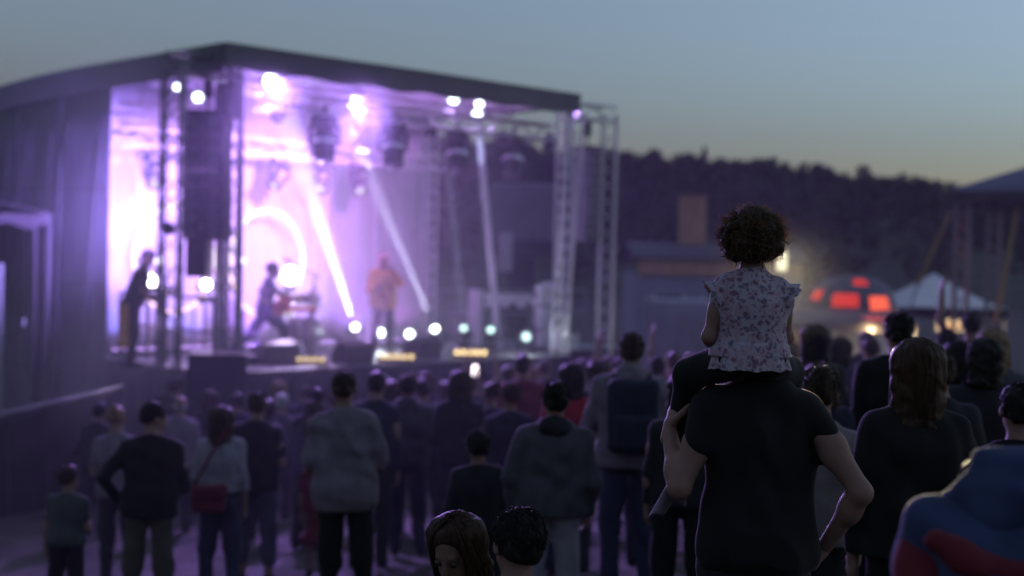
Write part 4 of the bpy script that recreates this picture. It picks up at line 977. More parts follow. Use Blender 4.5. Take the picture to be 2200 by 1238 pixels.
def head_prims(J, R):
    h = J['hz']; c = lambda *p: HP(J, R, p); r = lambda *q: tuple(x * h for x in q)
    P = [('e', c(0, -.012, .028), r(.074, .094, .086), R, .02 * h), ('e', c(0, .028, -.045), r(.058, .064, .070), R, .03 * h), ('c', c(0, .088, .005), c(0, .104, -.028), .010 * h, .014 * h, .012 * h),
         ('e', c(0, .072, -.088), r(.024, .02, .02), R, .02 * h), ('c', c(-.03, .078, .022), c(.03, .078, .022), .012 * h, .012 * h, .015 * h), ('c', c(-.016, .085, -.057), c(.016, .085, -.057), .009 * h, .009 * h, .01 * h)]
    for sg in (-1, 1): P.append(('e', c(sg * .078, -.008, -.008), r(.011, .024, .031), R, .006 * h))
    P.append(('c', J['neck'] - unit(J['head'] - J['neck']) * .03 * J['s'], c(0, -.015, -.05), .056 * J['s'] ** .8, .052 * J['s'] ** .8, .03))
    return P
def hair_build(J, R, style, h):
    z = J['hz']; c = lambda *p: HP(J, R, p); r = lambda *q: tuple(x * z for x in q); N = lambda v: tuple(np.array(R @ Vector(v)))
    P = []; cuts = [(c(0, .052, .0), N((0, 1, -.55)))]; wr = (.003 * z, 55, 3)
    if style in ('short', 'crop'):
        e = .006 if style == 'short' else -.002
        P = [('e', c(0, -.018, .036), r(.078 + e, .096 + e, .086 + e), R, .02 * z), ('c', c(-.03, -.075, -.02), c(.03, -.075, -.02), .035 * z, .035 * z, .03 * z)]
        cuts += [(c(0, -.05, -.055), N((0, .25, -1)))]; wr = (.0035 * z, 60, 3)
    elif style == 'bald':
        P = [('c', c(-.062, -.03, -.005), c(-.05, -.075, -.02), .024 * z, .026 * z, .01), ('c', c(.062, -.03, -.005), c(.05, -.075, -.02), .024 * z, .026 * z, .01), ('c', c(-.05, -.075, -.02), c(.05, -.075, -.02), .026 * z, .026 * z, .01)]
    elif style in ('bob', 'long'):
        L = -.15 if style == 'bob' else -.27
        P = [('e', c(0, -.018, .036), r(.086, .104, .090), R, .03 * z)]
        for x in (-.08, -.055, -.02, .02, .055, .08):
            y = -.035 if abs(x) > .06 else -.075
            P.append(('c', c(x * .8, y * .8, .05), c(x * 1.08, y - .01, L + abs(x) * .35), .042 * z, .028 * z, .05 * z))
        cuts = [(c(0, .05, .0), N((0, 1, -.25)))]; wr = (.003 * z, 70, 5)
    elif style == 'bun':
        P = [('e', c(0, -.018, .036), r(.080, .098, .088), R, .02 * z), ('e', c(0, -.09, .10), r(.042, .042, .04), R, .02 * z)]; cuts += [(c(0, -.05, -.05), N((0, .3, -1)))]
    elif style == 'tail':
        P = [('e', c(0, -.018, .036), r(.080, .098, .088), R, .02 * z), ('c', c(0, -.10, .03), c(0, -.13, -.16), .03 * z, .018 * z, .02 * z)]; cuts = []
        P = [P[0], P[1]]; cuts = [(c(0, .052, .0), N((0, 1, -.55)))]
    elif style == 'curly':
        rg = np.random.RandomState(8); P = [('e', c(0, -.015, .032), r(.097, .108, .094), R, .02 * z)]
        for k in range(90):
            d = rg.randn(3); d /= np.linalg.norm(d)
            if d[1] > .35 and d[2] < .5: continue
            q = c(d[0] * (.108 - .022 * d[2]), -.02 + d[1] * .108, .006 + d[2] * .086 - (.012 if d[2] < 0 else 0)); P.append(('e', q, (.021 * z * (1 + .4 * rg.rand()),) * 3, None, .010 * z))
        wr = (.004 * z, 70, 6); cuts = [(c(0, .06, .0), N((0, 1, -.4)))]
    elif style == 'cap':
        P = [('e', c(0, -.012, .04), r(.084, .102, .086), R, .01), ('e', c(0, .10, .05), r(.06, .06, .008), R, .01)]; cuts = [(c(0, 0, .03), N((0, 0, -1)))]; wr = None
    return solid(P, h, cuts, wr)
def strands(J, R, n, L, seed, rad_=.0010, grav=.35, curl=.012, low=-.75, grow=1.0):
    """fine loose hairs standing off the head"""
    rg = np.random.RandomState(seed); z = J['hz']; m = MB()
    for k in range(n):
        d = rg.randn(3); d /= np.linalg.norm(d)
        if d[2] < low or (d[1] > .5 and d[2] < .35): continue
        a = Vector((d[0] * .106 * grow, -.02 + d[1] * .112 * grow, .010 + d[2] * .092 * grow)); t = Vector(rg.randn(3)); t = (t - Vector(d) * t.dot(Vector(d))).normalized()
        g = (Vector(d) * (.25 + .5 * rg.rand()) + t * .8 + Vector((0, 0, -grav))).normalized(); e = g.cross(Vector(d)).normalized(); f = g.cross(e); l = L * (.5 + rg.rand()); ph = rg.rand() * 6.3; fr = 5 + 5 * rg.rand()
        pts = [HP(J, R, a + g * l * q + Vector((0, 0, -grav * .4 * l)) * q * q + (e * math.sin(fr * q + ph) + f * math.cos(fr * q + ph)) * curl * min(1, q * 2)) for q in (0, .2, .4, .6, .8, 1)]
        m.path(pts, [rad_ * z * w for w in (1.5, 1.4, 1.3, 1.1, .8, .4)], 3)
    return m
def locks(J, R, n, L, seed):
    """long locks lying over the head and falling behind it"""
    rg = np.random.RandomState(seed); z = J['hz']; m = MB()
    for k in range(n):
        az = rg.uniform(-2.35, 2.35); st = rg.uniform(.0, 1.0); wv = rg.uniform(0, 6.3); ln = L * rg.uniform(.82, 1.1); off = rg.uniform(-.004, .006); pts = []
        for i in range(9):
            q = i / 8
            if q < .45:
                e = (1 - q / .45) * (1.45 - .35 * st) ; x = math.sin(az) * math.cos(e) * (.089 + off); y = -.018 - math.cos(az) * math.cos(e) * (.107 + off); zz = .036 + math.sin(e) * (.093 + off)
            else:
                f = (q - .45) / .55; x = math.sin(az) * (.089 + off) * (1 + .10 * f); y = -.018 - math.cos(az) * (.107 + off) * (1 - .10 * f); zz = .036 - f * (ln + .036)
            x += .004 * math.sin(wv + q * 9); y += .004 * math.cos(wv * 1.7 + q * 8); pts.append(HP(J, R, (x, y, zz)))
        m.path(pts, [w * z * .0042 for w in (.5, .8, 1, 1, 1, 1, .9, .7, .25)], 4)
    return m
def tufts(J, R, n, L, seed, thick=.0034, style='short'):
    """short tapered tufts lying over the scalp"""
    rg = np.random.RandomState(seed); z = J['hz']; m = MB()
    while n > 0:
        d = rg.randn(3); d /= np.linalg.norm(d)
        if d[1] > .45 and d[2] < .62: continue
        if d[2] < -.45 or (d[1] > .1 and d[2] < -.05): continue
        n -= 1
        a = Vector((d[0] * .080, -.018 + d[1] * .098, .036 + d[2] * .088)); D = Vector(d); t = Vector((rg.randn() * .35, -.35 + rg.randn() * .3, -.75)); t = (t - D * t.dot(D)).normalized()
        l = L * (.6 + .7 * rg.rand()); b = a + (t * .85 + D * .30).normalized() * l * .55; c = b + (t * .95 + D * (.12 + .12 * rg.randn())).normalized() * l * .45
        m.path([HP(J, R, a), HP(J, R, b), HP(J, R, c)], [thick * z, thick * .8 * z, thick * .12 * z], 4)
    return m
PEOPLE = []
def person(label, px=None, ytop=None, D=None, H=None, pos=None, yaw=0.0, build=1.0, arms=('down', 'down'), hair='short', hc='dark', top='char', sleeve=.62, loose=.018, hem=None, legs='navy', legl=1.97, skin=0,
           hyaw=0.0, hpitch=0.0, hroll=0.0, lean=0.0, stance=.3, skirt=False, hood=None, vox=.015, over=None, group='people in the crowd', shoes='black', eyes=False, topname='shirt', legname='trousers', curl=.5, fine=0, seed=0, J=None, palm=None, belt=None):
    if pos is None:
        p = at(px, ytop, D); g = ground_z(p.x, p.y); H = H or (p.z - g); pos = Vector((p.x, p.y, g - .01))
    r = thing('person', label, 'person', pos, rad(yaw), group)
    J = J or skeleton(H, build, arms, stance, lean, over=over); s = J['s']; R = head_frame(J, hyaw, hpitch, hroll); sd = seed + len(PEOPLE) * 7
    sk = SKIN[skin]
    P = torso_prims(J, -.006) + arm_prims(J, 0) + arm_prims(J, 1) + leg_prims(J, 0) + leg_prims(J, 1) + head_prims(J, R)
    ex = []
    for i, sg in ((0, -1), (1, 1)):
        pm = V3(-sg, .2, 0) if palm is None or palm[i] is None else V3(*palm[i][0]); sdv = V3(0, 1, .3) if palm is None or palm[i] is None else V3(*palm[i][1])
        f = J['hd'][i]
        if abs(np.dot(unit(pm), unit(f))) > .85: pm = V3(0, .2, -1)
        if abs(np.dot(unit(sdv), unit(f))) > .85: sdv = V3(-sg * .6, 0, 1)
        ex.append((hand_prims(J['wr'][i], f, pm, s ** .7, sdv, curl), .0055 if vox <= .013 else .007))
    for i in (0, 1):
        A = J['an'][i]; P += [('c', A + V3(0, -.02, -.03) * s, A + V3(0, .13, -.05) * s, .034 * s, .026 * s, .02)]
    body = solid_obj('body', P, vox, sk, r, extra=ex)
    # top
    hemz = J['pel'][2] - (.06 * s if hem is None else hem)
    T = torso_prims(J, loose, .07)
    if sleeve > 0: T += arm_prims(J, 0, loose * .55, sleeve) + arm_prims(J, 1, loose * .55, sleeve)
    up = unit(J['neck'] - J['pel']); nk = J['neck'] + up * .012 * s
    cuts = [(nk, tuple(up + V3(0, .35, 0)))]
    if not lean or lean < 25: T.append(('c', J['pel'] - V3(.075 * s * build, 0, .03 * s), J['pel'] - V3(-.075 * s * build, 0, .03 * s), .100 * s + loose, .100 * s + loose, .06)); cuts.append(((0, 0, hemz), (0, 0, -1)))
    tp = solid_obj(topname, T, vox, cloth(top, CLO[top]) if isinstance(top, str) else top, r, cuts, ((.0075 if vox < .0125 else .0055) * s, 19, sd))
    if hood:
        solid_obj('hood', [('e', J['neck'] + V3(0, -.055, -.01) * s, (.105 * s, .06 * s, .085 * s), None, .03), ('c', J['neck'] + V3(-.085, .03, .0) * s, J['neck'] + V3(-.05, -.07, -.03) * s, .04 * s, .05 * s, .04), ('c', J['neck'] + V3(.085, .03, .0) * s, J['neck'] + V3(.05, -.07, -.03) * s, .04 * s, .05 * s, .04)], vox, cloth(hood, CLO[hood]), tp, (), (.005, 24, sd))
    # legs
    if skirt:
        Lg = [('c', J['pel'], V3(0, 0, J['kn'][0][2] + .05), .13 * s, .21 * s, .03)]; solid_obj('skirt', Lg, vox, cloth(legs, CLO[legs]), r, [(J['pel'] + V3(0, 0, .06 * s), (0, 0, 1)), ((0, 0, J['kn'][0][2]), (0, 0, -1))], (.012, 26, sd))
    elif legs:
        pg = [('c', J['pel'] - V3(.07 * s, 0, 0), J['pel'] + V3(.07 * s, 0, 0), .102 * s + .006, .102 * s + .006, .05)]
        solid_obj(legname, pg + leg_prims(J, 0, .013, legl, .012) + leg_prims(J, 1, .013, legl, .012), vox, cloth(legs, CLO[legs]), r, [(J['pel'] + V3(0, 0, .075 * s), (0, 0, 1))] if J.get('cutwaist', True) else (), (.005 * s, 19, sd + 1))
    if belt: MB().lathe([(.14 * s, 0), (.147 * s, .005), (.147 * s, .04), (.14 * s, .045)], 20, tuple(J['pel'] + V3(0, 0, .02))).build('belt', cloth(belt, CLO[belt]), r, True)
    if shoes:
        for i in (0, 1):
            A = J['an'][i]; dn = .045 * s * 1.75 / 1.75
            solid_obj('shoe', [('c', A + V3(0, -.03, -.035) * s, A + V3(.012 * (1 if i else -1), .14, -.045) * s, .044 * s, .036 * s, .02), ('c', A, A + V3(0, -.01, -.02) * s, .045 * s, .045 * s, .02)], max(.011, vox * .8), cloth(shoes, CLO[shoes]), r, [(A + V3(0, 0, -.072 * s), (0, 0, -1))])
    if hair:
        v, f = hair_build(J, R, hair, min(vox, .011)); ho = obj('cap' if hair == 'cap' else 'hair', np_mesh('hair', v, f), cloth(hc, CLO[hc]) if hair == 'cap' else hairm(hc, HAIRC[hc]), r)
        if hair == 'curly':
            tag(strands(J, R, 800, .050, sd, .0024, .35, .011, -.8, .93).build('curls', hairm(hc, HAIRC[hc]), ho, True), kind='stuff')
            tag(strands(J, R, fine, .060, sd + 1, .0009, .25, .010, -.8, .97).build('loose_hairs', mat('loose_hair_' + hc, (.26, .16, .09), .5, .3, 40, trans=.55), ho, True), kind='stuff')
        elif hair in ('long', 'bob') and (fine or vox < .016): tag(locks(J, R, fine or 160, .28 if hair == 'long' else .16, sd).build('locks', hairm(hc, HAIRC[hc]), ho, True), kind='stuff')
        elif hair in ('short', 'crop') and vox < .0165: tag(tufts(J, R, fine or 260, .034 if hair == 'short' else .016, sd).build('tufts', hairm(hc, HAIRC[hc]), ho, True), kind='stuff')
    if eyes:
        for sg in (-1, 1):
            q = HP(J, R, (sg * .031, .081, .0)); MB().lathe([(.001, -.012), (.009, -.009), (.013, 0), (.009, .009), (.001, .012)], 10, q).build('eye', mat('eye', (.03, .025, .02), .3), r, True)
        q = HP(J, R, (0, .092, -.057)); MB().tube(Vector(q) - (R @ Vector((.022, 0, 0))), Vector(q) + (R @ Vector((.022, 0, 0))), .006, 6).build('mouth', mat('lips', (.3, .1, .09), .5), r, True)
    if group == 'people in the crowd' and not any(w_ in label for w_ in ('bag', 'phone', 'backpack', 'bending', 'Girl')) and D and D > 6:
        rg_ = random.Random(sd); r.rotation_euler = (rad(rg_.uniform(-2.5, 2.5)), rad(rg_.uniform(-3, 3)), r.rotation_euler.z + rad(rg_.uniform(-14, 14)))
    PEOPLE.append((r, J, R)); return r, J, R
def worldpt(r, p): return Vector(r.location) + Matrix.Rotation(r.rotation_euler.z, 3, 'Z') @ Vector(p)
def backpack(label, who, col, w=.30, h=.42, d=.14, straps='black'):
    r, J, R = who; s = J['s']; c = J['chest'] + V3(0, -.13 * s - d * .5 * s, -.09 * s)
    b = thing('backpack', label, 'backpack', worldpt(r, c + V3(0, 0, -h / 2)), r.rotation_euler.z)
    solid_obj('pack_body', [('b', (0, 0, h / 2), (w / 2, d / 2, h / 2), None, .06, 0)], .014, cloth(col, CLO[col]), b, (), (.004, 20, 3))
    solid_obj('pocket', [('b', (0, -d / 2 - .02, h * .3), (w * .38, .04, h * .22), None, .03, 0)], .012, cloth(col, CLO[col]), b, (), (.003, 22, 4))
    for sg in (-1, 1):
        sh = J['sh'][1] * V3(sg, 1, 1) - c + V3(0, 0, h / 2); a = V3(sg * .09, d / 2, h * .92)
        pts = [a, V3(sh[0] * .62, sh[1] - .06 * s, sh[2] + .068 * s), V3(sh[0] * .62, sh[1] + .05 * s, sh[2] + .06 * s), V3(sh[0] * .62, sh[1] + .12 * s, sh[2] - .06 * s), V3(sh[0] * .75, sh[1] + .13 * s, sh[2] - .22 * s), V3(sg * .13, d / 2, h * .2)]
        MB().path(pts, .022, 6).build('strap', cloth(straps, CLO[straps]), b, True)
    return b
def phone(label, who, i, strength, col=(1, .96, .98)):
    r, J, R = who; p = J['wr'][i] + J['hd'][i] * .10 * J['s']; w = worldpt(r, p)
    b = thing('mobile_phone', label, 'phone', w); d = to_cam(w); Q = d.to_track_quat('Z', 'Y').to_matrix()
    MB().box((0, 0, 0), (.078, .15, .009), Q).build('case', M_BLACK, b, bevel=.003)
    m = MB().box((0, 0, 0), (.070, .14, .003), Q); m.v = [tuple(Vector(v) + d * .007) for v in m.v]; m.build('screen', glow('screen_%d' % len(PEOPLE), col, strength), b)

# ---- the father with the child on his shoulders
fp = at(1632, 855, 4.82); fg = ground_z(fp.x, fp.y); FH = 1.79
fpos = Vector((fp.x, fp.y, fp.z - (FH - .235 * 1.0095 - .085 * FH / 1.75)))
J = skeleton(FH, .92)
J['el'] = [V3(-.272, -.06, 1.165), V3(.330, -.09, 1.165)]; J['wr'] = [V3(-.292, .10, 1.335), V3(.245, .045, .955)]; J['hd'] = [unit(V3(.12, .22, .55)), unit(V3(-.35, .25, -.75))]
J['head'] = J['head'] + V3(0, .05, -.03)
FATHER = person('Man in a black T-shirt carrying the small child on his shoulders', pos=fpos, H=FH, J=J, hair='short', hc='black', top='black', sleeve=.50, loose=.014, legs='char', vox=.009, skin=0, group='father and child', curl=1.0, hpitch=-8, eyes=True, palm=((( .9, .1, -.4), (0, .4, 1)), ((-1, .2, .2), (.2, 1, .2))), seed=4)
# child: seated, legs over the shoulders
CH = 1.06; s = CH / 1.75
cpos = at(1620, 433, 4.71) - Vector((0, 0, CH + .02))
C = skeleton(CH, .86)
C['hip'] = [V3(-.062, .0, .545), V3(.062, .0, .545)]; C['kn'] = [V3(-.175, .18, .49), V3(.16, .19, .50)]; C['an'] = [V3(-.20, .27, .27), V3(.17, .28, .28)]
C['el'] = [C['sh'][0] + V3(-.050, .0, -.170), C['sh'][1] + V3(.035, .03, -.170)]; C['wr'] = [C['el'][0] + V3(.035, .125, -.02), C['el'][1] + V3(-.035, .125, -.01)]; C['hd'] = [unit(V3(.3, .9, .1)), unit(V3(-.3, .9, .1))]
def blouse_material():
    m = bpy.data.materials.new('floral_blouse'); m.use_nodes = True; nt = m.node_tree; b = nt.nodes['Principled BSDF']; tc = nt.nodes.new('ShaderNodeTexCoord')
    vo = nt.nodes.new('ShaderNodeTexVoronoi'); vo.inputs['Scale'].default_value = 58; vo.inputs['Randomness'].default_value = 1.0
    nz = nt.nodes.new('ShaderNodeTexNoise'); nz.inputs['Scale'].default_value = 45; nz.inputs['Detail'].default_value = 3
    mixv = nt.nodes.new('ShaderNodeMixRGB'); mixv.inputs[0].default_value = .035; nt.links.new(tc.outputs['Object'], mixv.inputs[1]); nt.links.new(nz.outputs['Color'], mixv.inputs[2]); nt.links.new(mixv.outputs[0], vo.inputs['Vector'])
    nt.links.new(tc.outputs['Object'], nz.inputs['Vector'])
    r1 = nt.nodes.new('ShaderNodeValToRGB'); r1.color_ramp.interpolation = 'LINEAR'; nt.links.new(vo.outputs['Distance'], r1.inputs[0])
    e = r1.color_ramp.elements; e[0].position = .28; e[0].color = (.14, .10, .16, 1); e[1].position = .52; e[1].color = (.33, .29, .34, 1)
    r2 = nt.nodes.new('ShaderNodeValToRGB'); nt.links.new(vo.outputs['Color'], r2.inputs[0]); e = r2.color_ramp.elements; e[0].position = .3; e[0].color = (.95, .72, .75, 1); e[1].position = .6; e[1].color = (1, 1, 1, 1)
    mu = nt.nodes.new('ShaderNodeMixRGB'); mu.blend_type = 'MULTIPLY'; mu.inputs[0].default_value = 1; nt.links.new(r1.outputs[0], mu.inputs[1]); nt.links.new(r2.outputs[0], mu.inputs[2]); nt.links.new(mu.outputs[0], b.inputs['Base Color'])
    b.inputs['Roughness'].default_value = .9; bp = nt.nodes.new('ShaderNodeBump'); bp.inputs['Strength'].default_value = .3; nt.links.new(nz.outputs['Fac'], bp.inputs['Height']); nt.links.new(bp.outputs[0], b.inputs['Normal'])
    return m
M_BLOUSE = blouse_material()
CHILD = person('Small child with curly dark hair and a floral blouse sitting on shoulders', pos=cpos, H=CH, J=C, hair='curly', hc='dark', top=M_BLOUSE, sleeve=.30, loose=.014, hem=.0, legs='black', legl=1.9, legname='leggings', topname='blouse', vox=.0065, skin=0, group='father and child', fine=1800, hyaw=-8, hpitch=4, eyes=True, curl=.4, seed=2)
cr, CJ, CR = CHILD
blouse = [o for o in cr.children if o.name.startswith('blouse')][0]
def frill(parent, centre, axis, r0, r1, n, amp, h, m, arc=(0, 360), name='frill'):
    """a gathered ruffle: ring that flares and waves"""
    axis = unit(axis); up = V3(0, 0, 1) if abs(axis[2]) < .9 else V3(0, 1, 0); x = unit(np.cross(axis, up)); y = np.cross(axis, x)
    def fn(i, j):
        a = rad(arc[0] + (arc[1] - arc[0]) * i); w = amp * j * math.sin(a * n) + amp * .5 * j * math.sin(a * n * 2.3 + 1); r = r0 + (r1 - r0) * j + w
        ex = 1.24 if name == 'peplum' else 1
        return Vector(centre + (x * math.cos(a) * ex + y * math.sin(a)) * r + axis * (h * j + .4 * w))
    return MB().slab(fn, 120, 6, tuple(-axis * .003)).build(name, m, parent, True)
for i, sg in ((0, -1), (1, 1)):
    u = unit(CJ['el'][i] - CJ['sh'][i]); frill(blouse, CJ['sh'][i] + u * .025, unit(u + V3(sg * .9, 0, .15)), .042, .062, 7, .005, .036, M_BLOUSE, name='sleeve_frill')
frill(blouse, CJ['waist'] + V3(0, 0, -.03), V3(0, 0, -1), .090, .108, 9, .005, .095, M_BLOUSE, name='peplum')
frill(blouse, CJ['neck'] + V3(0, -.004, -.012), V3(0, -.2, 1), .040, .047, 8, .003, .014, M_BLOUSE, name='collar_frill')
# a light jacket hanging over the father's left forearm
jp = worldpt(FATHER[0], V3(-.30, .02, 1.22))
jk = thing('draped_jacket', 'Pale thin jacket corner hanging from the left elbow of the man in black', 'jacket', jp)
def jfn(i, j):
    return Vector((-.085 * j * (1 - i) + .02 + .05 * i, .02 - .03 * math.sin(i * 7) * j + .04 * i, -.02 - .16 * j + .05 * i * j + .012 * math.sin(i * 11)))
MB().slab(jfn, 16, 12, (0, .006, 0)).build('cloth', cloth('lgrey', CLO['lgrey']), jk, True)

# ---- the crowd, left to right
def crowd(*a, **k): return person(*a, **k)
crowd('Boy in dark shorts and green shirt standing alone at the far left', 140, 1000, 11.6, top='green', legs='black', legl=.95, legname='shorts', hair='short', hc='dark', hyaw=-35, arms=('down', 'hold'), shoes='black', vox=.014)
crowd('Man in dark jumper and khaki trousers, head turned right, at the left', 318, 865, 10.9, build=1.08, top='black', sleeve=1.9, loose=.03, legs='khaki', hair='short', hc='black', hyaw=-60, hpitch=-10, arms=('hip', 'fold'), topname='jumper', vox=.014, lean=3, stance=.6)
crowd('Fair haired person with a bun just behind the man in the dark jumper', 262, 838, 13.4, H=1.70, top='lgrey', legs='char', hair='bun', hc='light', arms=('hold', 'hold'), vox=.016)
crowd('Balding man in grey long sleeved shirt and dark trousers', 380, 848, 16.4, build=1.08, top='lgrey', sleeve=1.9, loose=.026, legs='char', hair='bald', hc='grey', arms=('hold', 'hold'), vox=.017)
w = crowd('Person at the stage front holding up a glowing phone near the tower', 378, 818, 19.0, H=1.68, top='purple', sleeve=1.9, legs='char', hair='short', hc='dark', arms=('hold', ((.75, .5, -.1), (.0, .4, .9))), hyaw=-20, vox=.02); phone('Phone glowing white near the left tower foot', w, 1, 5.0)
w = crowd('Woman with long dark hair and white top with a red bag at her waist', 476, 868, 11.9, H=1.64, build=.93, top='white', sleeve=1.5, loose=.03, legs='denim', hair='long', hc='brown', arms=('hold', 'down'), vox=.013, hem=-.06, fine=200)
r, JJ, RR = w; bag = thing('waist_bag', 'Red shoulder bag at the hip of the woman in the white top', 'bag', worldpt(r, JJ['pel'] + V3(-.06, -.17, -.08)))
solid_obj('pouch', [('b', (0, 0, .1), (.15, .06, .12), None, .05, 0)], .013, cloth('dred', CLO['dred']), bag, (), (.005, 18, 2)); solid_obj('flap', [('b', (0, -.045, .15), (.14, .03, .06), None, .025, 0)], .012, cloth('dred', CLO['dred']), bag)
MB().path([(-.13, 0, .18), (-.02, .04, .42), (.12, .06, .66)], .012, 6).build('strap', cloth('dred', CLO['dred']), bag, True)
crowd('Man with cropped hair in a dark T-shirt and pale jeans beside the long haired woman', 554, 838, 12.6, top='char', legs='ldenim', hair='crop', hc='dark', arms=('hold', 'hold'), vox=.014, legl=1.6)
crowd('Person in dark jacket with folded arms left of the big man in grey', 688, 833, 14.8, build=1.08, top='navy', sleeve=1.9, loose=.03, legs='khaki', hair='short', hc='dark', arms=('fold', 'fold'), topname='jacket', vox=.016)
crowd('Child in a red dress standing left of the big man in grey', 690, 935, 12.6, H=1.22, build=.9, top='dred', legs='dred', skirt=True, hair='tail', hc='dark', arms=('down', 'down'), vox=.016)
crowd('Light haired person in the front row before the tall skirt of the stage', 606, 818, 18.6, H=1.62, top='purple', legs='char', hair='bob', hc='light', vox=.02)
crowd('Grey haired person in the front row left of centre', 598, 846, 17.2, H=1.53, top='grey', legs='char', hair='short', hc='grey', vox=.02)
crowd('Big man in pale grey T-shirt and dark trousers, left of centre', 757, 797, 9.9, build=1.05, top='lgrey', sleeve=.85, loose=.03, legs='black', hair='crop', hc='dark', arms=('hold', 'hold'), vox=.012, skin=1, hem=.12)
crowd('Person in dark top partly hidden by the big man in grey', 796, 790, 13.0, H=1.80, top='navy', legs='char', hair='short', hc='black', vox=.017, sleeve=1.9)
crowd('Person in greyish violet hooded jacket right of the big man', 882, 803, 13.6, build=1.1, top='grey', sleeve=1.9, loose=.03, legs='denim', hair='short', hc='dark', arms=('hold', 'hold'), hood='grey', vox=.015, topname='jacket')
crowd('Woman with dark shoulder length hair and dark top in the middle of the crowd', 984, 790, 13.2, H=1.72, top='char', sleeve=1.9, legs='navy', hair='bob', hc='dark', vox=.016, arms=('hold', 'hold'))
crowd('Boy in a dark jacket in front of the hooded man with white trousers', 1040, 920, 9.4, build=1.02, top='char', sleeve=1.9, loose=.03, legs='char', hair='short', hc='black', arms=('pocket', 'pocket'), topname='jacket', vox=.013)
crowd('Man in grey hooded jumper and white trousers seen from behind', 1190, 818, 8.7, build=1.12, top='grey', sleeve=1.9, loose=.034, legs='white', hair='short', hc='black', arms=('pocket', 'pocket'), hood='char', belt='black', topname='jumper', vox=.012, hyaw=8)
crowd('Dark haired woman with a red shirt behind the man in the hooded jumper', 1226, 775, 11.4, H=1.70, top='red', legs='navy', hair='bob', hc='black', vox=.015, hyaw=20)
crowd('Person in a dark red jacket in the front of the crowd', 1140, 755, 14.6, H=1.80, build=1.1, top='dred', sleeve=1.9, loose=.03, legs='char', hair='short', hc='black', topname='jacket', vox=.017)
BP = crowd('Tall man in pale jacket wearing a dark backpack', 1358, 715, 10.1, build=1.12, top='lgrey', sleeve=1.9, loose=.035, legs='denim', hair='short', hc='brown', arms=('fold', 'fold'), topname='jacket', vox=.012, hood='lgrey', skin=1); backpack('Dark blue backpack on the tall man in the pale jacket', BP, 'navy', .36, .52, .16, 'navy')
crowd('Short haired person right of the man with the backpack', 1412, 770, 13.6, H=1.66, top='cream', legs='char', hair='short', hc='black', vox=.017)
crowd('Woman with short dark hair just left of the arm of the man in black', 1470, 797, 8.6, H=1.60, top='char', sleeve=1.9, legs='black', hair='bob', hc='black', vox=.013)
GIRL = crowd('Girl with long hair looking back at the bottom edge, only her head showing', 985, 1105, 4.6, yaw=150, skin=1, build=.95, top='char', sleeve=1.9, legs='denim', hair='long', hc='brown', vox=.009, eyes=True, hpitch=-26, hyaw=6, fine=420)
crowd('Boy with short dark hair beside the girl at the bottom edge', 1112, 1090, 4.35, build=1.0, top='black', sleeve=1.9, legs='denim', hair='short', hc='black', vox=.009, fine=900, skin=0, hyaw=25)
crowd('Long haired person in black standing right behind the seated child', 1765, 680, 10.3, H=1.80, top='black', sleeve=1.9, legs='black', hair='long', hc='black', vox=.014)
crowd('Person in a pale top half hidden by the right shoulder of the man in black', 1745, 800, 6.6, H=1.62, top='cream', sleeve=1.4, legs='char', hair='short', hc='dark', vox=.014)
crowd('Tall man in black jacket with short hair left of the long haired woman', 1917, 670, 8.8, build=1.12, top='black', sleeve=1.9, loose=.03, legs='black', hair='short', hc='black', topname='jacket', vox=.012)
crowd('Woman in black jacket with long brown hair at the right', 1972, 727, 5.7, build=1.04, top='black', sleeve=1.9, loose=.03, legs='black', hair='long', hc='brown', topname='jacket', vox=.010, arms=('down', 'pocket'), fine=420)
crowd('Dark haired person in grey top right behind the long haired woman', 2052, 735, 9.4, H=1.60, top='grey', legs='char', hair='bob', hc='black', vox=.014)
w = crowd('Person raising one arm under the pyramid tent', 2095, 695, 13.0, H=1.76, top='char', sleeve=.5, legs='char', hair='short', hc='black', arms=('raise', 'down'), vox=.015)
crowd('Person with long fair hair catching violet light at the right edge', 2160, 708, 9.2, H=1.64, top='grey', legs='char', hair='long', hc='light', vox=.014, hyaw=-40)
crowd('Short dark haired person before the white pyramid tent', 2010, 715, 12.0, H=1.66, top='char', legs='char', hair='short', hc='black', vox=.016)
crowd('Dark haired youth in black at the right edge behind the blue hood', 2192, 846, 6.0, H=1.47, top='black', sleeve=1.9, legs='black', hair='short', hc='black', vox=.011)
kq = at(2168, 1050, 3.05); kpos = Vector((kq.x, kq.y - .18, ground_z(kq.x, kq.y)))
kj = skeleton(1.70, 1.02, ('hold', 'hold'), .3, 25); kj['head'] = kj['neck'] + V3(.05, .17, -.045)
KID = person('Person bending forward in a blue hooded jacket with red sleeves, lower right corner', pos=kpos, H=1.70, J=kj, top='blue', sleeve=.3, loose=.034, legs='denim', hair='short', hc='black', topname='jacket', vox=.009, hpitch=-50)
r, JJ, RR = KID; jk_ = [o for o in r.children if o.name.startswith('jacket')][0]; nk_ = JJ['neck']
solid_obj('hood', [('e', nk_ + V3(.02, -.075, .035), (.125, .075, .075), Matrix.Rotation(rad(-12), 3, 'Y'), .05), ('c', nk_ + V3(-.05, -.05, .03), nk_ + V3(-.135, .0, -.035), .05, .035, .06), ('c', nk_ + V3(.05, -.05, .03), nk_ + V3(.14, .0, -.03), .055, .038, .06), ('c', nk_ + V3(-.06, -.105, -.02), nk_ + V3(.07, -.11, -.025), .05, .052, .05)], .0085, cloth('blue', CLO['blue']), jk_, (), (.0085, 27, 5))
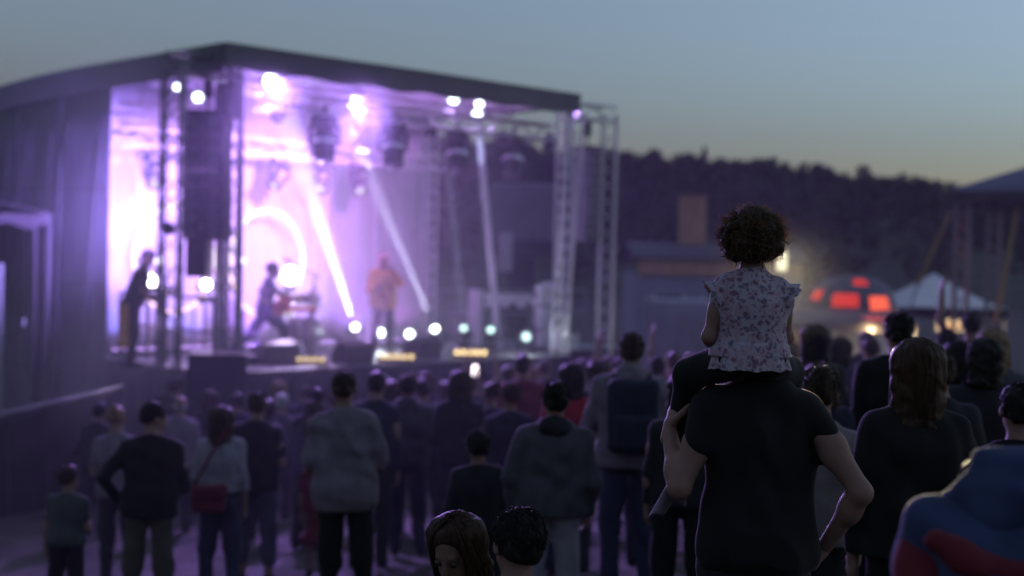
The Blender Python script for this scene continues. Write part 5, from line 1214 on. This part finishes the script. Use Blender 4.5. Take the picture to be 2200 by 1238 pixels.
for i in (0, 1): solid_obj('sleeve', [('c', JJ['sh'][i] + (JJ['el'][i] - JJ['sh'][i]) * .06, JJ['el'][i], .068, .062, .02), ('c', JJ['el'][i], JJ['wr'][i], .062, .048, .02)], .009, cloth('dred', CLO['dred']), jk_, (), (.0085, 24, 9 + i))
solid_obj('red_band', [('c', nk_ + V3(a * .19, -.150 - .045 * (1 - a * a), -.070 - .055 * (1 - a * a)), nk_ + V3(b_ * .19, -.150 - .045 * (1 - b_ * b_), -.070 - .055 * (1 - b_ * b_)), .026, .026, .02) for a, b_ in zip(np.linspace(-1, .75, 8), np.linspace(-.75, 1, 8))], .009, cloth('dred', CLO['dred']), jk_, (), (.006, 30, 7))

# more of the front rows, seen only as heads and shoulders
extra = [(930, 838, 17.5, 1.66, 'bob', 'brown', 'purple', 'Brown haired woman left of the woman in the middle with dark top', 'hold'), (1075, 792, 17.0, 1.70, 'short', 'dark', 'navy', 'Dark headed person in navy left of the red jacket', 'hold'), (1092, 808, 18.6, 1.62, 'long', 'light', 'grey', 'Fair long haired person raising a glowing phone left of the red jacket', 'high'),
         (1180, 772, 18.0, 1.72, 'short', 'brown', 'char', 'Brown haired person in front of the right tower, behind the red jacket', 'clap'), (1262, 768, 17.0, 1.70, 'bob', 'black', 'cream', 'Black haired woman in cream clapping below the right tower', 'clap'), (1305, 762, 18.5, 1.72, 'short', 'dark', 'dred', 'Person in dark red with raised hands below the right tower', 'high'),
         (835, 836, 18.3, 1.62, 'short', 'dark', 'char', 'Dark headed person at the stage front below the singer', 'hold'), (640, 842, 18.0, 1.58, 'bun', 'brown', 'navy', 'Person with a hair bun at the stage front below the keyboard', 'hold'), (720, 838, 18.8, 1.60, 'long', 'dark', 'purple', 'Long dark haired person in violet at the stage front', 'hold'),
         (1440, 762, 16.0, 1.70, 'short', 'brown', 'red', 'Person in red with a raised hand left of the seated child', 'raise'), (1500, 775, 15.0, 1.66, 'bob', 'brown', 'dred', 'Brown haired person below the long hall', 'clap'), (1820, 742, 12.5, 1.66, 'bob', 'black', 'purple', 'Black haired woman in violet below the stall lamps', 'hold'),
         (1860, 752, 14.0, 1.62, 'short', 'dark', 'char', 'Short dark haired person below the stall lamps', 'hold'), (1565, 800, 12.0, 1.62, 'short', 'dark', 'navy', 'Person in navy just left below the seated child', 'hold'), (520, 856, 17.5, 1.55, 'short', 'black', 'navy', 'Dark headed person between the white top and the dark T-shirt', 'hold'),
         (440, 850, 17.8, 1.58, 'bob', 'brown', 'char', 'Brown haired person left of the long haired woman in white', 'hold'), (1015, 822, 16.2, 1.62, 'short', 'black', 'navy', 'Dark headed person right of the woman in the middle', 'hold'), (2118, 740, 8.2, 1.62, 'bob', 'black', 'char', 'Black haired woman in dark clothes under the tent edge', 'hold'), (1705, 742, 13.5, 1.66, 'short', 'dark', 'purple', 'Person in violet right of the seated child', 'hold')]
extra += [(205, 862, 16.5, 1.60, 'short', 'black', 'char', 'Dark headed person beside the covered barrier', 'pocket'), (345, 868, 18.5, 1.50, 'bob', 'dark', 'navy', 'Dark bobbed person before the left tower foot', 'hold'), (660, 872, 14.6, 1.55, 'long', 'brown', 'purple', 'Long haired woman behind the child in red', 'hold'), (735, 860, 15.8, 1.56, 'short', 'brown', 'char', 'Brown haired person glimpsed left of the big man', 'fold'),
          (838, 822, 15.2, 1.66, 'bob', 'dark', 'dred', 'Dark bobbed woman in dark red between two men', 'hold'), (925, 828, 14.8, 1.64, 'short', 'black', 'navy', 'Black haired man in navy right of the hooded jacket', 'phone'), (958, 852, 16.8, 1.56, 'long', 'dark', 'char', 'Long haired person just behind the middle woman', 'hold'), (1050, 838, 13.4, 1.58, 'bun', 'dark', 'purple', 'Woman with a hair bun in violet behind the boy', 'fold'),
          (1100, 842, 12.2, 1.58, 'short', 'brown', 'navy', 'Brown haired person left of the hooded man with white trousers', 'fold'), (1290, 790, 13.0, 1.68, 'long', 'dark', 'char', 'Long dark haired woman left of the backpack', 'hold'), (1328, 778, 15.6, 1.68, 'short', 'black', 'navy', 'Black haired person half behind the backpack man', 'raise'), (1545, 785, 17.0, 1.64, 'short', 'dark', 'char', 'Dark headed person beyond the hip of the seated child', 'clap'),
          (1395, 812, 11.4, 1.56, 'bob', 'brown', 'purple', 'Brown bobbed woman right of the backpack', 'hold'), (1030, 800, 19.0, 1.66, 'short', 'black', 'char', 'Black haired person at the stage front below the amber strip', 'high'), (565, 850, 15.6, 1.56, 'bob', 'black', 'char', 'Black bobbed person right behind the cropped man', 'fold'), (905, 812, 19.2, 1.64, 'short', 'brown', 'purple', 'Brown haired person at the stage front right of the singer', 'clap'),
          (1150, 800, 19.5, 1.64, 'bob', 'light', 'grey', 'Fair bobbed person at the right front corner of the stage', 'clap'), (1215, 800, 15.4, 1.60, 'short', 'dark', 'cream', 'Dark headed person in cream behind the red shirt', 'phone'), (1850, 700, 16.0, 1.76, 'short', 'black', 'char', 'Black haired man in front of the stall counter', 'fold'), (1775, 770, 8.4, 1.58, 'bob', 'dark', 'navy', 'Dark bobbed woman beyond the right elbow of the man in black', 'fold'), (2035, 770, 7.4, 1.60, 'short', 'dark', 'char', 'Dark headed person right behind the shoulder of the brown haired woman', 'fold')]
for k, (px, yt, D, H, hs, hc, tp_, lab, arm) in enumerate(extra):
    w = crowd(lab, px, yt, D, H=H, hair=hs, hc=hc, top=tp_, sleeve=1.9 if k % 2 else .6, legs=('char', 'navy', 'denim')[k % 3], arms=(((.75, .5, .0), (.0, .4, .9)) if px == 1092 else arm, arm if arm in ('clap', 'hold', 'high', 'fold', 'pocket') else 'down'), vox=.019 if D > 13 else .015, hyaw=(-25, 5, 30, -10, 14)[k % 5], hroll=(-7, 4, 0, 8)[k % 4], hpitch=(-6, 4, 0)[k % 3], lean=(2, 5, 0)[k % 3], yaw=(8, -12, 15, -5)[k % 4], seed=k, skin=k % 2)
    if px == 1092: phone('Phone glowing pinkish white in the middle of the crowd', w, 0, 4.5, (1, .82, .86))

# ---- the band
def on_stage(px, t, z=None):
    u, t, zz = hit_t(px, 700, t); p = SW(u, t, DECK); return p
sp = on_stage(822, 2.0)
SINGER = person('Singer in orange and dark clothes holding a microphone to the mouth', pos=sp, H=1.72, yaw=180 + 20, build=1.1, arms=('mouth', 'hold'), hair='long', hc='pink', top='orange', sleeve=1.9, loose=.05, legs='char', vox=.014, group='musicians', eyes=True, topname='coat', stance=.6, hem=.34)
r, JJ, RR = SINGER; mp = worldpt(r, JJ['wr'][0] + JJ['hd'][0] * .07); mc = thing('microphone', 'Hand microphone held by the singer', 'microphone', mp)
MB().lathe([(.012, -.1), (.016, .04), (.027, .06), (.028, .085), (.012, .11)], 12, (0, 0, 0), Matrix.Rotation(rad(30), 3, 'X')).build('handle', M_BLACK, mc, True); MB().lathe([(.02, .055), (.029, .075), (.024, .105), (.005, .115)], 12, (0, 0, 0), Matrix.Rotation(rad(30), 3, 'X')).build('head', M_ALU, mc, True)
solid_obj('scarf', [('c', JJ['neck'] + V3(-.07, .06, -.02), JJ['waist'] + V3(-.08, .15, .05), .035, .03, .02), ('c', JJ['neck'] + V3(.07, .06, -.02), JJ['waist'] + V3(.06, .15, -.06), .035, .03, .02)], .014, cloth('red', CLO['red']), r, (), (.006, 25, 3))
def guitar(label, who, col, drop=0.0):
    r, JJ, RR = who; a = JJ['wr'][1] + V3(-.02, .06, -.02); b = JJ['wr'][0] + JJ['hd'][0] * .08
    d = unit(b - a); g = thing('electric_guitar', label, 'guitar', worldpt(r, a), r.rotation_euler.z); n = unit(V3(0, 1, .1) - d * d[1]); X = Matrix((d, np.cross(n, d), n)).transposed()
    bd = solid_obj('body', [('e', (0, 0, 0), (.19, .15, .024), X, .02), ('e', tuple(d * .17 + np.cross(n, d) * .05), (.10, .07, .022), X, .02), ('e', tuple(d * .15 - np.cross(n, d) * .05), (.10, .06, .022), X, .02)], .011, mat('guitar_' + label[:3], col, .3, .1), g)
    MB().box(tuple(n * .025), (.09, .05, .012), X).build('pickup', M_BLACK, bd)
    MB().tube(tuple(d * .2 + n * .01), tuple(d * .78 + n * .01), .022, 8).build('neck', mat('maple', (.3, .18, .08), .4), g); MB().box(tuple(d * .85 + n * .01), (.17, .075, .02), X).build('headstock', mat('maple', (.3, .18, .08)), g, bevel=.01)
    sh = JJ['sh'][0] - a; MB().path([tuple(d * -.16), tuple((JJ['chest'] - a) + V3(.1, -.16, -.02)), tuple(sh + V3(.06, .0, .07)), tuple(d * .25)], .018, 6).build('strap', M_BLACK, g, True)
gp = on_stage(566, 1.75)
gj = skeleton(1.72, 1.0, (((.25, .75, -.45), (.0, .95, .10)), ((.3, -.15, -.95), (-.35, .85, -.15))), lean=10)
dz = V3(0, 0, -.16)
for k in ('pel', 'waist', 'chest', 'neck', 'head'): gj[k] = gj[k] + dz
for k in ('sh', 'el', 'wr', 'hip'): gj[k] = [q + dz for q in gj[k]]
gj['kn'] = [V3(-.12, .34, .50), V3(.11, -.20, .40)]; gj['an'] = [V3(-.13, .36, .085), V3(.12, -.52, .10)]
GTR = person('Guitarist in dark clothes striding to the right between ring light and keyboard', pos=gp, H=1.72, J=gj, yaw=-78, hair='short', hc='dark', top='purple', sleeve=.6, legs='denim', vox=.014, group='musicians', eyes=True, hpitch=-6, skin=0)
guitar('Red electric guitar played by the striding guitarist', GTR, (.5, .03, .03))
bp2 = on_stage(283, 1.5)
BAS = person('Musician bending forward beside the railing at the left end of the stage', pos=bp2, H=1.74, yaw=-65, lean=17, build=1.05, hair='short', hc='black', top='char', sleeve=.6, legs='char', vox=.014, group='musicians', eyes=True, hpitch=-34, skin=0, arms=(((.25, .7, -.6), (-.1, .95, .2)), ((.25, .2, -.95), (-.2, .95, -.05))))
guitar('Dark bass guitar of the bending musician', BAS, (.03, .03, .035))
pl = on_stage(265, 1.15); r = thing('orange_post', 'Upright orange board at the left stage end beside the bending musician', 'board', pl, TH)
MB().box((0, 0, .62), (.13, .05, .62)).build('board', mat('orange_board', (.5, .26, .06), .7), r, bevel=.01); MB().tube((0, 0, 0), (0, 0, .35), .02).build('foot', M_BLACK, r)
